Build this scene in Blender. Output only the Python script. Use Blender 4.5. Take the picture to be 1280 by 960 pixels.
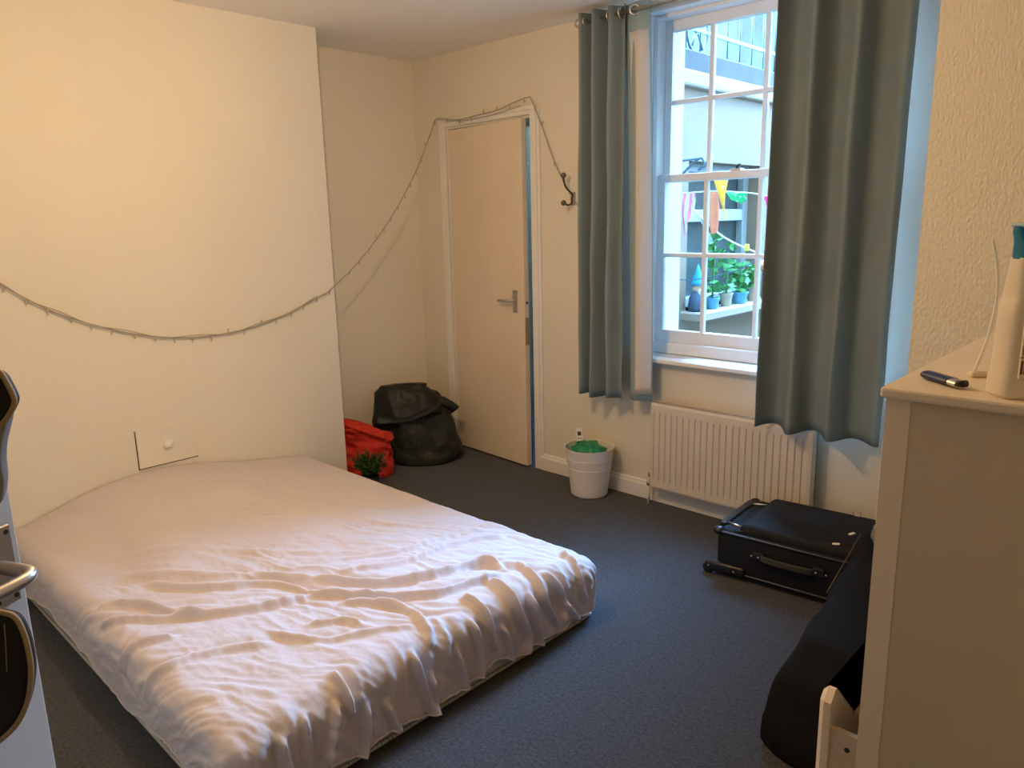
import bpy, bmesh, math, random
import numpy as np
from mathutils import Vector, Matrix, noise as mnoise

for o in list(bpy.data.objects):
    bpy.data.objects.remove(o)
SC = bpy.context.scene
COL = SC.collection
random.seed(7)

# ------------------------------------------------------------------ camera
CAM_F, CAM_H = 942.2481, 1.4484
CF = Vector((-0.67810731, 0.70367058, -0.2121749))
CR = Vector((0.72328688, 0.69017547, -0.02266974))
CU = Vector((-0.13048588, 0.16883584, 0.97696873))
cam_d = bpy.data.cameras.new('camera')
cam_d.sensor_width = 36.0
cam_d.lens = CAM_F / 1280.0 * 36.0
cam_d.clip_start = 0.02
cam = bpy.data.objects.new('camera', cam_d)
COL.objects.link(cam)
m3 = Matrix((CR, CU, -CF)).transposed()
cam.matrix_world = Matrix.Translation((0, 0, CAM_H)) @ m3.to_4x4()
SC.camera = cam

# ------------------------------------------------------------------ world: even overcast daylight sky
world = bpy.data.worlds.new('overcast_sky')
SC.world = world
world.use_nodes = True
bg = world.node_tree.nodes['Background']
bg.inputs['Color'].default_value = (0.235, 0.53, 1.0, 1)
bg.inputs['Strength'].default_value = 31.0

# ------------------------------------------------------------------ exposure
vs = SC.view_settings
vs.view_transform = 'Standard'
vs.look = 'None'
vs.gamma = 1.0
vs.use_curve_mapping = False
vs.exposure = 1.30
SC.cycles.use_denoising = True
SC.cycles.max_bounces = 8
SC.cycles.diffuse_bounces = 6
SC.cycles.transparent_max_bounces = 16
SC.cycles.sample_clamp_indirect = 1.4
SC.cycles.use_light_tree = False
SC.cycles.use_guiding = True
SC.cycles.caustics_reflective = False
SC.cycles.caustics_refractive = False

# portal: only tells the sampler where the sky comes in, gives no light of its own
pd = bpy.data.lights.new('window_portal', 'AREA')
pd.shape = 'RECTANGLE'
pd.size, pd.size_y = 1.2, 1.7
pd.cycles.is_portal = True
po = bpy.data.objects.new('window_portal', pd)
po.location = (-1.575, 3.50, 1.55)
po.rotation_euler = (math.radians(-90), 0, 0)
COL.objects.link(po)

# ------------------------------------------------------------------ materials
MATS = {}
def mat(name, col, rough=0.6, metal=0.0, spec=0.3, var=0.0, vscale=8.0, bump=0.0, bscale=60.0, bdet=3.0,
        col2=None, stretch=(1, 1, 1), transl=0.0, sheen=0.0, coords='Object', bdist=0.01):
    if name in MATS:
        return MATS[name]
    m = bpy.data.materials.new(name)
    m.use_nodes = True
    nt = m.node_tree
    b = nt.nodes['Principled BSDF']
    b.inputs['Base Color'].default_value = (*col, 1)
    b.inputs['Roughness'].default_value = rough
    b.inputs['Metallic'].default_value = metal
    b.inputs['Specular IOR Level'].default_value = spec
    if sheen:
        b.inputs['Sheen Weight'].default_value = sheen
    tc = nt.nodes.new('ShaderNodeTexCoord')
    mp = nt.nodes.new('ShaderNodeMapping')
    mp.inputs['Scale'].default_value = stretch
    nt.links.new(tc.outputs[coords], mp.inputs['Vector'])
    if var or col2:
        n = nt.nodes.new('ShaderNodeTexNoise')
        n.inputs['Scale'].default_value = vscale
        n.inputs['Detail'].default_value = 4
        nt.links.new(mp.outputs['Vector'], n.inputs['Vector'])
        r = nt.nodes.new('ShaderNodeValToRGB')
        c2 = col2 if col2 else tuple(max(0, c * (1 - var)) for c in col)
        r.color_ramp.elements[0].position = 0.32
        r.color_ramp.elements[1].position = 0.68
        r.color_ramp.elements[0].color = (*c2, 1)
        r.color_ramp.elements[1].color = (*col, 1)
        nt.links.new(n.outputs['Fac'], r.inputs['Fac'])
        nt.links.new(r.outputs['Color'], b.inputs['Base Color'])
    if bump:
        n2 = nt.nodes.new('ShaderNodeTexNoise')
        n2.inputs['Scale'].default_value = bscale
        n2.inputs['Detail'].default_value = bdet
        nt.links.new(mp.outputs['Vector'], n2.inputs['Vector'])
        bp = nt.nodes.new('ShaderNodeBump')
        bp.inputs['Strength'].default_value = bump
        bp.inputs['Distance'].default_value = bdist
        nt.links.new(n2.outputs['Fac'], bp.inputs['Height'])
        nt.links.new(bp.outputs['Normal'], b.inputs['Normal'])
    if transl:
        t = nt.nodes.new('ShaderNodeBsdfTranslucent')
        t.inputs['Color'].default_value = (*col, 1)
        mx = nt.nodes.new('ShaderNodeMixShader')
        mx.inputs['Fac'].default_value = transl
        out = nt.nodes['Material Output']
        nt.links.new(b.outputs[0], mx.inputs[1])
        nt.links.new(t.outputs[0], mx.inputs[2])
        nt.links.new(mx.outputs[0], out.inputs['Surface'])
    MATS[name] = m
    return m

def glass_mat(name, tint=(0.93, 0.97, 0.97)):
    m = bpy.data.materials.new(name)
    m.use_nodes = True
    nt = m.node_tree
    nt.nodes.clear()
    out = nt.nodes.new('ShaderNodeOutputMaterial')
    t = nt.nodes.new('ShaderNodeBsdfTransparent')
    t.inputs['Color'].default_value = (*tint, 1)
    g = nt.nodes.new('ShaderNodeBsdfGlossy')
    g.inputs['Roughness'].default_value = 0.03
    fr = nt.nodes.new('ShaderNodeFresnel')
    fr.inputs['IOR'].default_value = 1.3
    mx = nt.nodes.new('ShaderNodeMixShader')
    nt.links.new(fr.outputs[0], mx.inputs['Fac'])
    nt.links.new(t.outputs[0], mx.inputs[1])
    nt.links.new(g.outputs[0], mx.inputs[2])
    nt.links.new(mx.outputs[0], out.inputs['Surface'])
    return m

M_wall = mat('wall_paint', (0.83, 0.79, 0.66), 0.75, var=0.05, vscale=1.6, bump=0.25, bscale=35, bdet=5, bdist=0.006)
M_walldim = mat('wall_paint_dimmed', (0.74, 0.69, 0.57), 0.75, var=0.05, vscale=1.6, bump=0.25, bscale=35, bdet=5, bdist=0.006)  # same wall cream, darkened so the dimmer light sits in the colour
M_woodchip = mat('textured_wallpaper', (0.83, 0.77, 0.61), 0.7, var=0.04, vscale=3, bump=0.8, bscale=75, bdet=4, stretch=(1.6, 1, 0.8), bdist=0.008)
M_ceil = mat('ceiling_paint', (0.90, 0.86, 0.77), 0.8, var=0.04, vscale=2, bump=0.15, bscale=20, bdist=0.006)
M_gloss = mat('white_gloss_paint', (0.80, 0.78, 0.72), 0.4, var=0.05, vscale=6, bump=0.1, bscale=30, bdist=0.004)
M_doorp = mat('cream_door_paint', (0.76, 0.65, 0.49), 0.5, var=0.07, vscale=3, bump=0.12, bscale=14, bdist=0.005)
M_winpaint = mat('window_paint', (0.82, 0.83, 0.82), 0.4, var=0.05, vscale=9, bump=0.12, bscale=40, bdist=0.003)
M_carpet = mat('carpet', (0.080, 0.086, 0.096), 0.95, spec=0.05, col2=(0.038, 0.041, 0.046), vscale=95, bump=0.9, bscale=260, bdist=0.006, sheen=0.15)
M_sheet = mat('cotton_sheet', (0.62, 0.565, 0.57), 0.8, spec=0.15, var=0.05, vscale=5, bump=0.3, bscale=26, bdet=7, bdist=0.010, sheen=0.1)
M_mattress = mat('mattress_fabric', (0.55, 0.55, 0.48), 0.9, spec=0.1, var=0.12, vscale=14, bump=0.2, bscale=120, bdist=0.003)
M_steel = mat('brushed_steel', (0.62, 0.60, 0.57), 0.32, metal=1.0)
M_iron = mat('dark_bronze', (0.09, 0.065, 0.045), 0.4, metal=0.8)
M_curtain = mat('curtain_cloth', (0.235, 0.295, 0.30), 0.85, spec=0.1, var=0.1, vscale=5, bump=0.2, bscale=250, bdist=0.002, transl=0.10)
M_hem = mat('curtain_hem_cloth', (0.36, 0.46, 0.45), 0.85, spec=0.1, transl=0.25)
M_lining = mat('curtain_lining', (0.78, 0.74, 0.70), 0.85, spec=0.1, var=0.05, vscale=6, transl=0.25)
M_rad = mat('radiator_enamel', (0.66, 0.60, 0.50), 0.45, var=0.05, vscale=5)
M_binp = mat('white_plastic', (0.74, 0.72, 0.68), 0.45, var=0.03, vscale=10)
M_green = mat('green_plastic_film', (0.01, 0.30, 0.12), 0.35, spec=0.5, var=0.4, vscale=30)
M_blackfilm = mat('black_plastic_film', (0.019, 0.022, 0.020), 0.48, spec=0.32, var=0.3, vscale=9, bump=0.5, bscale=16, bdet=6, bdist=0.02)
M_red = mat('red_cloth', (0.62, 0.035, 0.02), 0.7, var=0.3, vscale=12, bump=0.3, bscale=25, bdist=0.01)
M_leaf = mat('needle_green', (0.035, 0.10, 0.02), 0.6, var=0.5, vscale=25)
M_petal = mat('red_petal', (0.50, 0.02, 0.02), 0.6, var=0.3, vscale=30)
M_pot = mat('dark_pot', (0.03, 0.035, 0.035), 0.6, var=0.2, vscale=12)
M_nylon = mat('black_nylon', (0.010, 0.011, 0.015), 0.7, spec=0.25, var=0.25, vscale=40, bump=0.25, bscale=300, bdist=0.002)
M_nylon2 = mat('black_smooth_cloth', (0.007, 0.007, 0.008), 0.8, spec=0.15, var=0.2, vscale=10, bump=0.3, bscale=12, bdist=0.01)
M_blkplastic = mat('black_plastic', (0.012, 0.013, 0.016), 0.35, spec=0.5, var=0.1, vscale=20)
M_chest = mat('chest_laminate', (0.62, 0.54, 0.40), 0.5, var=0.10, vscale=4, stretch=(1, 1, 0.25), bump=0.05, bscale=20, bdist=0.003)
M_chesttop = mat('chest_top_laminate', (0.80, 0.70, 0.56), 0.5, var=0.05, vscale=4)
M_raw = mat('chipboard', (0.50, 0.40, 0.26), 0.8, var=0.25, vscale=60)
M_bottle = mat('bottle_plastic', (0.76, 0.68, 0.53), 0.4, var=0.03, vscale=10)
M_teal = mat('teal_plastic', (0.0, 0.17, 0.30), 0.35, spec=0.5, var=0.1, vscale=12)
M_blue = mat('blue_plastic', (0.012, 0.018, 0.12), 0.3, spec=0.5, var=0.15, vscale=20)
M_whitepl = mat('white_tube', (0.90, 0.92, 0.90), 0.4, var=0.03, vscale=20)
M_ink = mat('label_ink', (0.10, 0.085, 0.06), 0.6, var=0.1, vscale=60)
M_inkgrey = mat('label_grey', (0.36, 0.30, 0.22), 0.6, var=0.2, vscale=200)
M_inkred = mat('label_red', (0.42, 0.10, 0.05), 0.6, var=0.1, vscale=60)
M_wire = mat('fairy_wire', (0.40, 0.36, 0.29), 0.45, var=0.1, vscale=60)
M_bulbc = mat('clear_bulb_plastic', (0.50, 0.47, 0.40), 0.25, spec=0.6, var=0.05, vscale=60)
M_bagdark = mat('dark_brown_leather', (0.022, 0.016, 0.010), 0.55, var=0.3, vscale=14, bump=0.2, bscale=90, bdist=0.003)
M_piping = mat('tan_piping', (0.42, 0.31, 0.17), 0.6, var=0.1, vscale=40)
M_greycloth = mat('grey_canvas', (0.34, 0.31, 0.28), 0.8, var=0.1, vscale=20)
M_clothteal = mat('teal_grey_cloth', (0.06, 0.085, 0.085), 0.9, var=0.3, vscale=30, bump=0.4, bscale=120, bdist=0.004)
M_tan = mat('brown_cloth', (0.16, 0.10, 0.045), 0.85, var=0.3, vscale=18)
M_pouch = mat('grey_green_cloth', (0.18, 0.19, 0.15), 0.8, var=0.2, vscale=30)
# outside
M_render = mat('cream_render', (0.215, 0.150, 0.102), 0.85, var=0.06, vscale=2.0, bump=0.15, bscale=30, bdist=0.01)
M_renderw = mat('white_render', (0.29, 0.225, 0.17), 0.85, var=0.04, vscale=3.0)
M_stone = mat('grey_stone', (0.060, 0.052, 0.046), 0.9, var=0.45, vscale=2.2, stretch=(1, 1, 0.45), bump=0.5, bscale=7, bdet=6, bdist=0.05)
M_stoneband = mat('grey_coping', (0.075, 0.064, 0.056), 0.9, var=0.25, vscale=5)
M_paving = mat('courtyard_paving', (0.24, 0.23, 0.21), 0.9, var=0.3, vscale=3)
M_rail = mat('wrought_iron_paint', (0.06, 0.09, 0.12), 0.5, metal=0.1, var=0.15, vscale=12)
M_extframe = mat('outside_window_paint', (0.28, 0.30, 0.30), 0.5, var=0.04, vscale=8)
M_extglass = mat('dark_window_glass', (0.05, 0.07, 0.07), 0.12, spec=0.6, var=0.2, vscale=3)
M_closetp = mat('closet_cream_paint', (0.30, 0.28, 0.20), 0.7, var=0.08, vscale=3)  # cream base, turned blue only by the sky light
M_glass = glass_mat('window_glass')

# ------------------------------------------------------------------ mesh helpers
def obj(name, bm, m, parent=None, smooth=False, loc=None, rot=None):
    me = bpy.data.meshes.new(name)
    bmesh.ops.recalc_face_normals(bm, faces=bm.faces)
    bm.to_mesh(me)
    bm.free()
    if smooth:
        for p in me.polygons:
            p.use_smooth = True
    me.materials.append(m)
    o = bpy.data.objects.new(name, me)
    COL.objects.link(o)
    if parent is not None:
        o.parent = parent
    if loc is not None:
        o.location = loc
    if rot is not None:
        o.rotation_euler = rot
    return o

def smooth_by_angle(o, deg=35):
    me = o.data
    me.polygons.foreach_set('use_smooth', [True] * len(me.polygons))
    me.set_sharp_from_angle(angle=math.radians(deg))

def box(bm, lo, hi, bevel=0.0, seg=2, M=None):
    r = bmesh.ops.create_cube(bm, size=1.0)
    vs_ = r['verts']
    c = [(a + b) / 2 for a, b in zip(lo, hi)]
    s = [b - a for a, b in zip(lo, hi)]
    for v in vs_:
        v.co = Vector((c[i] + v.co[i] * s[i] for i in range(3)))
    if bevel:
        es = list({e for v in vs_ for e in v.link_edges})
        g = bmesh.ops.bevel(bm, geom=es, offset=bevel, segments=seg, affect='EDGES', profile=0.5)
        vs_ = list({v for f in g['faces'] for v in f.verts} | {v for v in vs_ if v.is_valid})
    if M is not None:
        for v in vs_:
            if v.is_valid:
                v.co = M @ v.co
    return vs_

def obox(name, lo, hi, m, parent=None, bevel=0.0, seg=2):
    bm = bmesh.new()
    box(bm, lo, hi, bevel, seg)
    return obj(name, bm, m, parent)

def tube(bm, pts, r, n=8, closed=False, caps=True):
    pts = [Vector(p) for p in pts]
    rs = r if isinstance(r, (list, tuple)) else [r] * len(pts)
    rings = []
    prev = None
    N = len(pts)
    for i, p in enumerate(pts):
        a = pts[(i - 1) % N] if (closed or i > 0) else p
        b = pts[(i + 1) % N] if (closed or i < N - 1) else p
        t = (b - a).normalized()
        if prev is None:
            ref = Vector((0, 0, 1)) if abs(t.z) < 0.9 else Vector((1, 0, 0))
            u = t.cross(ref).normalized()
        else:
            u = (prev - t * prev.dot(t))
            u = u.normalized() if u.length > 1e-6 else t.orthogonal().normalized()
        prev = u
        w = t.cross(u)
        rings.append([bm.verts.new(p + (u * math.cos(k * 2 * math.pi / n) + w * math.sin(k * 2 * math.pi / n)) * rs[i]) for k in range(n)])
    for i in range(N if closed else N - 1):
        A, B = rings[i], rings[(i + 1) % N]
        for k in range(n):
            bm.faces.new((A[k], A[(k + 1) % n], B[(k + 1) % n], B[k]))
    if caps and not closed:
        bm.faces.new(rings[0][::-1])
        bm.faces.new(rings[-1])

def otube(name, pts, r, m, parent=None, n=8, closed=False):
    bm = bmesh.new()
    tube(bm, pts, r, n, closed)
    return obj(name, bm, m, parent, smooth=True)

def lathe(bm, prof, n=32, c=(0, 0, 0), M=None, cap_bottom=False, cap_top=False):
    rings = []
    for r, z in prof:
        ring = []
        for k in range(n):
            a = 2 * math.pi * k / n
            p = Vector((c[0] + r * math.cos(a), c[1] + r * math.sin(a), c[2] + z))
            ring.append(bm.verts.new(M @ p if M is not None else p))
        rings.append(ring)
    for A, B in zip(rings, rings[1:]):
        for k in range(n):
            bm.faces.new((A[k], A[(k + 1) % n], B[(k + 1) % n], B[k]))
    if cap_bottom:
        bm.faces.new(rings[0][::-1])
    if cap_top:
        bm.faces.new(rings[-1])

def grid_mesh(bm, P):
    """P: 2-D list of Vectors -> quads"""
    V = [[bm.verts.new(p) for p in row] for row in P]
    for i in range(len(V) - 1):
        for j in range(len(V[0]) - 1):
            bm.faces.new((V[i][j], V[i + 1][j], V[i + 1][j + 1], V[i][j + 1]))
    return V

def prism(bm, outline, y0, y1, plane='XZ'):
    """extruded closed outline"""
    def P(a, b, d):
        return {'XZ': (a, d, b), 'YZ': (d, a, b), 'XY': (a, b, d)}[plane]
    A = [bm.verts.new(P(a, b, y0)) for a, b in outline]
    B = [bm.verts.new(P(a, b, y1)) for a, b in outline]
    n = len(A)
    bm.faces.new(A[::-1])
    bm.faces.new(B)
    for k in range(n):
        bm.faces.new((A[k], A[(k + 1) % n], B[(k + 1) % n], B[k]))

def catmull(pts, per=8):
    pts = [Vector(p) for p in pts]
    out = []
    for i in range(len(pts) - 1):
        p0, p1, p2 = pts[max(i - 1, 0)], pts[i], pts[i + 1]
        p3 = pts[min(i + 2, len(pts) - 1)]
        for k in range(per):
            t = k / per
            out.append(0.5 * ((2 * p1) + (p2 - p0) * t + (2 * p0 - 5 * p1 + 4 * p2 - p3) * t * t + (3 * p1 - p0 - 3 * p2 + p3) * t ** 3))
    out.append(pts[-1])
    return out

def thing(name, label, cat, loc=(0, 0, 0), rz=0.0, group=None, kind=None):
    o = bpy.data.objects.new(name, None)
    COL.objects.link(o)
    o.empty_display_size = 0.05
    o.location = loc
    o.rotation_euler = (0, 0, rz)
    tag(o, label, cat, group, kind)
    return o

def tag(o, label=None, cat=None, group=None, kind=None):
    if label:
        o['label'] = label
    if cat:
        o['category'] = cat
    if group:
        o['group'] = group
    if kind:
        o['kind'] = kind
    return o

def struct(o, label, cat):
    return tag(o, label, cat, kind='structure')

def wall_cells(bm, xs, zs, holes, y0, y1):
    """solid wall in XZ from y0 to y1 with rectangular holes (x0,x1,z0,z1)"""
    X = sorted(set(list(xs) + [h[0] for h in holes] + [h[1] for h in holes]))
    Z = sorted(set(list(zs) + [h[2] for h in holes] + [h[3] for h in holes]))
    for a, b in zip(X, X[1:]):
        for c, d in zip(Z, Z[1:]):
            cx, cz = (a + b) / 2, (c + d) / 2
            if any(h[0] < cx < h[1] and h[2] < cz < h[3] for h in holes):
                continue
            box(bm, (a, y0, c), (b, y1, d))
    bmesh.ops.remove_doubles(bm, verts=bm.verts, dist=1e-5)

def fbm(p, sc, oct_=4):
    return mnoise.fractal(Vector(p) * sc, 1.0, 2.0, oct_)

# ------------------------------------------------------------------ the room
YW, XA, XC, CEIL, YC = 3.20, -3.88, -3.534, 2.421, 2.2965
XR, YN = 0.45, -0.50           # right wall, entrance wall
WOUT = 3.56                    # outer face of the window wall
WX0, WX1, WZ0, WZ1 = -2.165, -0.985, 0.745, 2.385    # window opening
DX0, DX1, DZ1 = -3.585, -2.888, 2.005               # cupboard door opening
EX0, EX1, EZ1 = -0.905, -0.115, 2.02                # entrance opening

struct(obox('floor', (XA - .3, YN - 1.4, -0.1), (XR + .3, YW + 1.2, 0.0), M_carpet), 'dark blue-grey carpet covering the whole floor', 'carpet')
struct(obox('ceiling', (XA - .3, YN - 1.4, CEIL), (XR + .3, WOUT, CEIL + 0.15), M_ceil), 'plain off-white ceiling above the room', 'ceiling')
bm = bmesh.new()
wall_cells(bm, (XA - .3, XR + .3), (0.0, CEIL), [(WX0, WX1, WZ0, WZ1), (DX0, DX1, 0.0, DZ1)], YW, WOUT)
struct(obj('wall_window', bm, M_walldim), 'cream wall holding the sash window and cupboard door', 'wall')
struct(obox('wall_alcove', (XA - .3, YC - .05, 0), (XA, YW, CEIL), M_wall), 'cream alcove wall behind the black sack', 'wall')
struct(obox('wall_chimney', (XA - .3, YN, 0), (XC, YC, CEIL), M_wall), 'cream chimney breast wall at the head of the bed', 'wall')
struct(obox('wall_corner', (-0.802, 2.85, 0), (XR + .3, YW, CEIL), M_woodchip), 'textured wallpaper wall section behind the chest of drawers', 'wall')
struct(obox('wall_right', (XR, YN, 0), (XR + .3, 2.85, CEIL), M_wall), 'cream wall behind the chest of drawers, out of view', 'wall')
bm = bmesh.new()
wall_cells(bm, (XA - .3, XR + .3), (0.0, CEIL), [(EX0, EX1, 0.0, EZ1)], YN - .12, YN)
struct(obj('wall_entrance', bm, M_wall), 'cream wall with the room entrance, behind the camera', 'wall')
bm = bmesh.new()   # the hall beyond the entrance
box(bm, (XA - .3, YN - 1.4, 0), (XR + .3, YN - 1.3, CEIL))
box(bm, (EX0 - .9, YN - 1.3, 0), (EX0 - .8, YN - .12, CEIL))
box(bm, (XR + .2, YN - 1.3, 0), (XR + .3, YN - .12, CEIL))
struct(obj('wall_hall', bm, M_wall), 'cream hall walls beyond the entrance', 'wall')

# skirting boards with a moulded top
def skirting(name, x0, x1, label):
    prof = [(YW, 0), (YW - .018, 0), (YW - .018, .072), (YW - .012, .082), (YW - .010, .092), (YW, .096)]
    bm = bmesh.new()
    prism(bm, prof, x0, x1, 'YZ')
    struct(obj(name, bm, M_gloss), label, 'skirting board')
skirting('baseboard_window', -2.85, -0.802, 'cream skirting board under the window behind the bin and radiator')
skirting('baseboard_corner', XA, -3.655, 'short cream skirting board in the alcove corner left of the cupboard door')
bm = bmesh.new()
prism(bm, [(XA, 0), (XA + .018, 0), (XA + .018, .072), (XA + .012, .082), (XA + .01, .092), (XA, .096)], YC, YW - .018, 'XZ')
struct(obj('baseboard_alcove', bm, M_gloss), 'cream skirting board along the alcove wall behind the black sack', 'skirting board')

# ------------------------------------------------------------------ access panel on the chimney breast
pnl = thing('wall_hatch', 'small painted-over access panel with a white knob low on the chimney wall', 'hatch', (XC, 1.325, 0.46))
obox('panel', (0.0, -.134, -.090), (0.0075, .134, .089), M_wall, pnl, 0.0015, 1)
bm = bmesh.new()
box(bm, (0.0, -.139, -.095), (0.0018, .139, -.0905))
box(bm, (0.0, -.139, -.095), (0.0018, -.1345, .090))
obj('gap_line', bm, mat('gap_dark', (0.14, 0.12, 0.08), 0.9, var=0.3, vscale=40), pnl)  # darker strips along the panel's bottom and one side
bm = bmesh.new()
bmesh.ops.create_icosphere(bm, subdivisions=3, radius=0.021)
for v in bm.verts:
    v.co *= 1 + 0.35 * fbm(v.co, 60)
    v.co.x *= 0.7
obj('knob', bm, M_gloss, pnl, True, (0.012, 0.0, 0.0))
bm = bmesh.new()
bmesh.ops.create_icosphere(bm, subdivisions=2, radius=0.011)
obj('plaster_lump', bm, M_gloss, pnl, True, (0.012, 0.018, 0.008))

# ------------------------------------------------------------------ cupboard door, its frame
fr = struct(thing('trim_1', None, None), 'painted wooden door frame around the cupboard door', 'door frame')
def arch(name, lo, hi):
    bm = bmesh.new()
    box(bm, lo, hi, 0.006, 2)
    return obj(name, bm, M_gloss, fr)
arch('jamb', (-3.637, YW - .022, 0), (DX0, YW, 2.04))
arch('jamb', (DX1, YW - .022, 0), (-2.845, YW, 2.04))
arch('head', (DX0, YW - .022, DZ1), (DX1, YW, 2.04))
arch('jamb_moulding', (-2.848, YW - .012, 0), (-2.828, YW, 2.035))
arch('head_moulding', (-3.637, YW - .03, 2.03), (-2.845, YW, 2.052))
obox('jamb_lining', (DX0 - .0, YW, 0), (DX0 + .012, YW + .12, DZ1), M_gloss, fr)
obox('jamb_lining', (DX1 - .012, YW, 0), (DX1, YW + .12, DZ1), M_gloss, fr)
obox('head_lining', (DX0 + .012, YW, DZ1 - .012), (DX1 - .012, YW + .12, DZ1), M_gloss, fr)
obox('keeper_plate', (DX1 - .016, YW + .01, 1.46), (DX1 - .012, YW + .06, 1.56), M_iron, fr)

DANG = math.radians(-4.2)
dr = struct(thing('door_1', None, None, (DX0 + .014, YW - .002, 0), DANG), 'plain cream cupboard door standing slightly ajar beside the coat hook', 'door')
DWID = 0.648
obox('leaf', (0, -.0, .012), (DWID, .040, 1.988), M_doorp, dr, 0.002, 1)
obox('lock_edge_wear', (DWID - .0005, .006, .74), (DWID + .0012, .034, .90), mat('worn_wood', (0.42, 0.27, 0.13), 0.8, var=0.3, vscale=40), dr)
bm = bmesh.new()
lathe(bm, [(0.001, 0.0), (.008, 0.0), (.008, .002)], 14, M=Matrix.Translation((DWID + .0005, .02, .985)) @ Matrix.Rotation(math.radians(90), 4, 'Y'), cap_top=True)
obj('latch_hole', bm, M_pot, dr)
hd = obox('handle', (DWID - .092, -.006, .925), (DWID - .054, 0.0, 1.055), M_steel, dr, 0.002, 1)
otube('lever', [(DWID - .072, -.002, .995), (DWID - .072, -.040, .995), (DWID - .078, -.046, .995), (DWID - .10, -.048, .995), (DWID - .175, -.046, .994)], [.008, .008, .009, .009, .008], M_steel, hd, 10)
for dx in (-.010, .010):
    for z in (.936, 1.044):
        bm = bmesh.new()
        lathe(bm, [(.0035, 0), (.003, .0015)], 8, M=Matrix.Translation((DWID - .073 + dx, -.0055, z)) @ Matrix.Rotation(math.radians(90), 4, 'X'), cap_top=True)
        obj('screw', bm, M_iron, hd)
for z in (.25, 1.62):
    obox('hinge', (-.006, -.004, z), (.010, .004, z + .09), M_gloss, dr, 0.001, 1)
# space behind the cupboard door
bm = bmesh.new()
box(bm, (-3.7, WOUT + .70, 0), (-2.7, WOUT + .75, 2.2))
box(bm, (-3.75, WOUT, 0), (-3.7, WOUT + .75, 2.2))
box(bm, (-2.7, WOUT, 0), (-2.65, WOUT + .75, 2.2))
box(bm, (-3.75, WOUT, 2.2), (-2.65, WOUT + .55, 2.24))  # roof stops short of the back, added to cut down the sky light
box(bm, (-3.0, WOUT + .45, 0), (-2.72, WOUT + .68, .78))
struct(obj('wall_closet', bm, M_closetp), 'cream closet wall, blue with daylight, glimpsed through the gap of the ajar cupboard door', 'wall')

# ------------------------------------------------------------------ sash window
win = struct(thing('window_1', None, None), 'white painted timber sash window with small panes between the curtains', 'window')
obox('reveal_lining', (WX0, YW - .004, WZ0), (WX0 + .012, YW + .10, WZ1), M_winpaint, win)
obox('reveal_lining', (WX1 - .012, YW - .004, WZ0), (WX1, YW + .10, WZ1), M_winpaint, win)
obox('head_lining', (WX0 + .012, YW - .004, WZ1 - .012), (WX1 - .012, YW + .10, WZ1), M_winpaint, win)
FX0, FX1 = WX0 + .012, WX1 - .012
obox('box_frame', (FX0, YW + .06, WZ0), (FX0 + .024, YW + .17, WZ1 - .012), M_winpaint, win, .003, 1)
obox('box_frame', (FX1 - .024, YW + .06, WZ0), (FX1, YW + .17, WZ1 - .012), M_winpaint, win, .003, 1)
obox('box_frame', (FX0 + .024, YW + .06, WZ1 - .030), (FX1 - .024, YW + .17, WZ1 - .012), M_winpaint, win, .003, 1)
bm = bmesh.new()
prism(bm, [(YW + .20, .735), (YW - .045, .735), (YW - .056, .742), (YW - .056, .758), (YW - .046, .766), (YW + .20, .775)], WX0 - .015, WX1 + .015, 'YZ')
obj('window_board', bm, M_winpaint, win)
obox('lower_lining', (FX0 + .024, YW + .055, .772), (FX1 - .024, YW + .09, .828), M_winpaint, win, .004, 2)
def sash(name, x0, x1, z0, z1, y, rails, bars_x, bars_z, stile):
    s = bpy.data.objects.new(name, None)
    COL.objects.link(s)
    s.parent = win
    th = .036
    b, t = rails
    obox('stile', (x0, y, z0), (x0 + stile, y + th, z1), M_winpaint, s, .004, 2)
    obox('stile', (x1 - stile, y, z0), (x1, y + th, z1), M_winpaint, s, .004, 2)
    obox('rail', (x0 + stile - .003, y, z0), (x1 - stile + .003, y + th, z0 + b), M_winpaint, s, .004, 2)
    obox('rail', (x0 + stile - .003, y, z1 - t), (x1 - stile + .003, y + th, z1), M_winpaint, s, .004, 2)
    for bx in bars_x:
        obox('glazing_bar', (bx - .011, y + .003, z0 + b - .002), (bx + .011, y + th - .006, z1 - t + .002), M_winpaint, s, .006, 2)
    for bz in bars_z:
        obox('glazing_bar', (x0 + stile - .002, y + .0045, bz - .011), (x1 - stile + .002, y + th - .0075, bz + .011), M_winpaint, s, .006, 2)
    gx = [x0 + stile] + list(bars_x) + [x1 - stile]
    gz = [z0 + b] + list(bars_z) + [z1 - t]
    for a, c in zip(gx, gx[1:]):
        for d, e in zip(gz, gz[1:]):
            bm = bmesh.new()
            V = [bm.verts.new(p) for p in ((a, y + .020, d), (c, y + .020, d), (c, y + .020, e), (a, y + .020, e))]
            bm.faces.new(V)
            obj('pane', bm, M_glass, s)
BX = (-1.870, -1.598, -1.326)
sash('lower_sash', FX0 + .024, FX1 - .024, .826, 1.648, YW + .082, (.062, .036), BX, (1.262,), .038)
sash('upper_sash', FX0 + .024, FX1 - .024, 1.612, WZ1 - .030, YW + .125, (.036, .050), (-1.884, -1.616, -1.348), (1.985,), .038)
fb = obox('fastener', (-1.745, YW + .082, 1.647), (-1.695, YW + .118, 1.655), M_steel, win, .001, 1)
otube('fastener_lever', [(-1.72, YW + .10, 1.655), (-1.72, YW + .10, 1.668), (-1.70, YW + .085, 1.672)], .006, M_iron, win)

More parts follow.
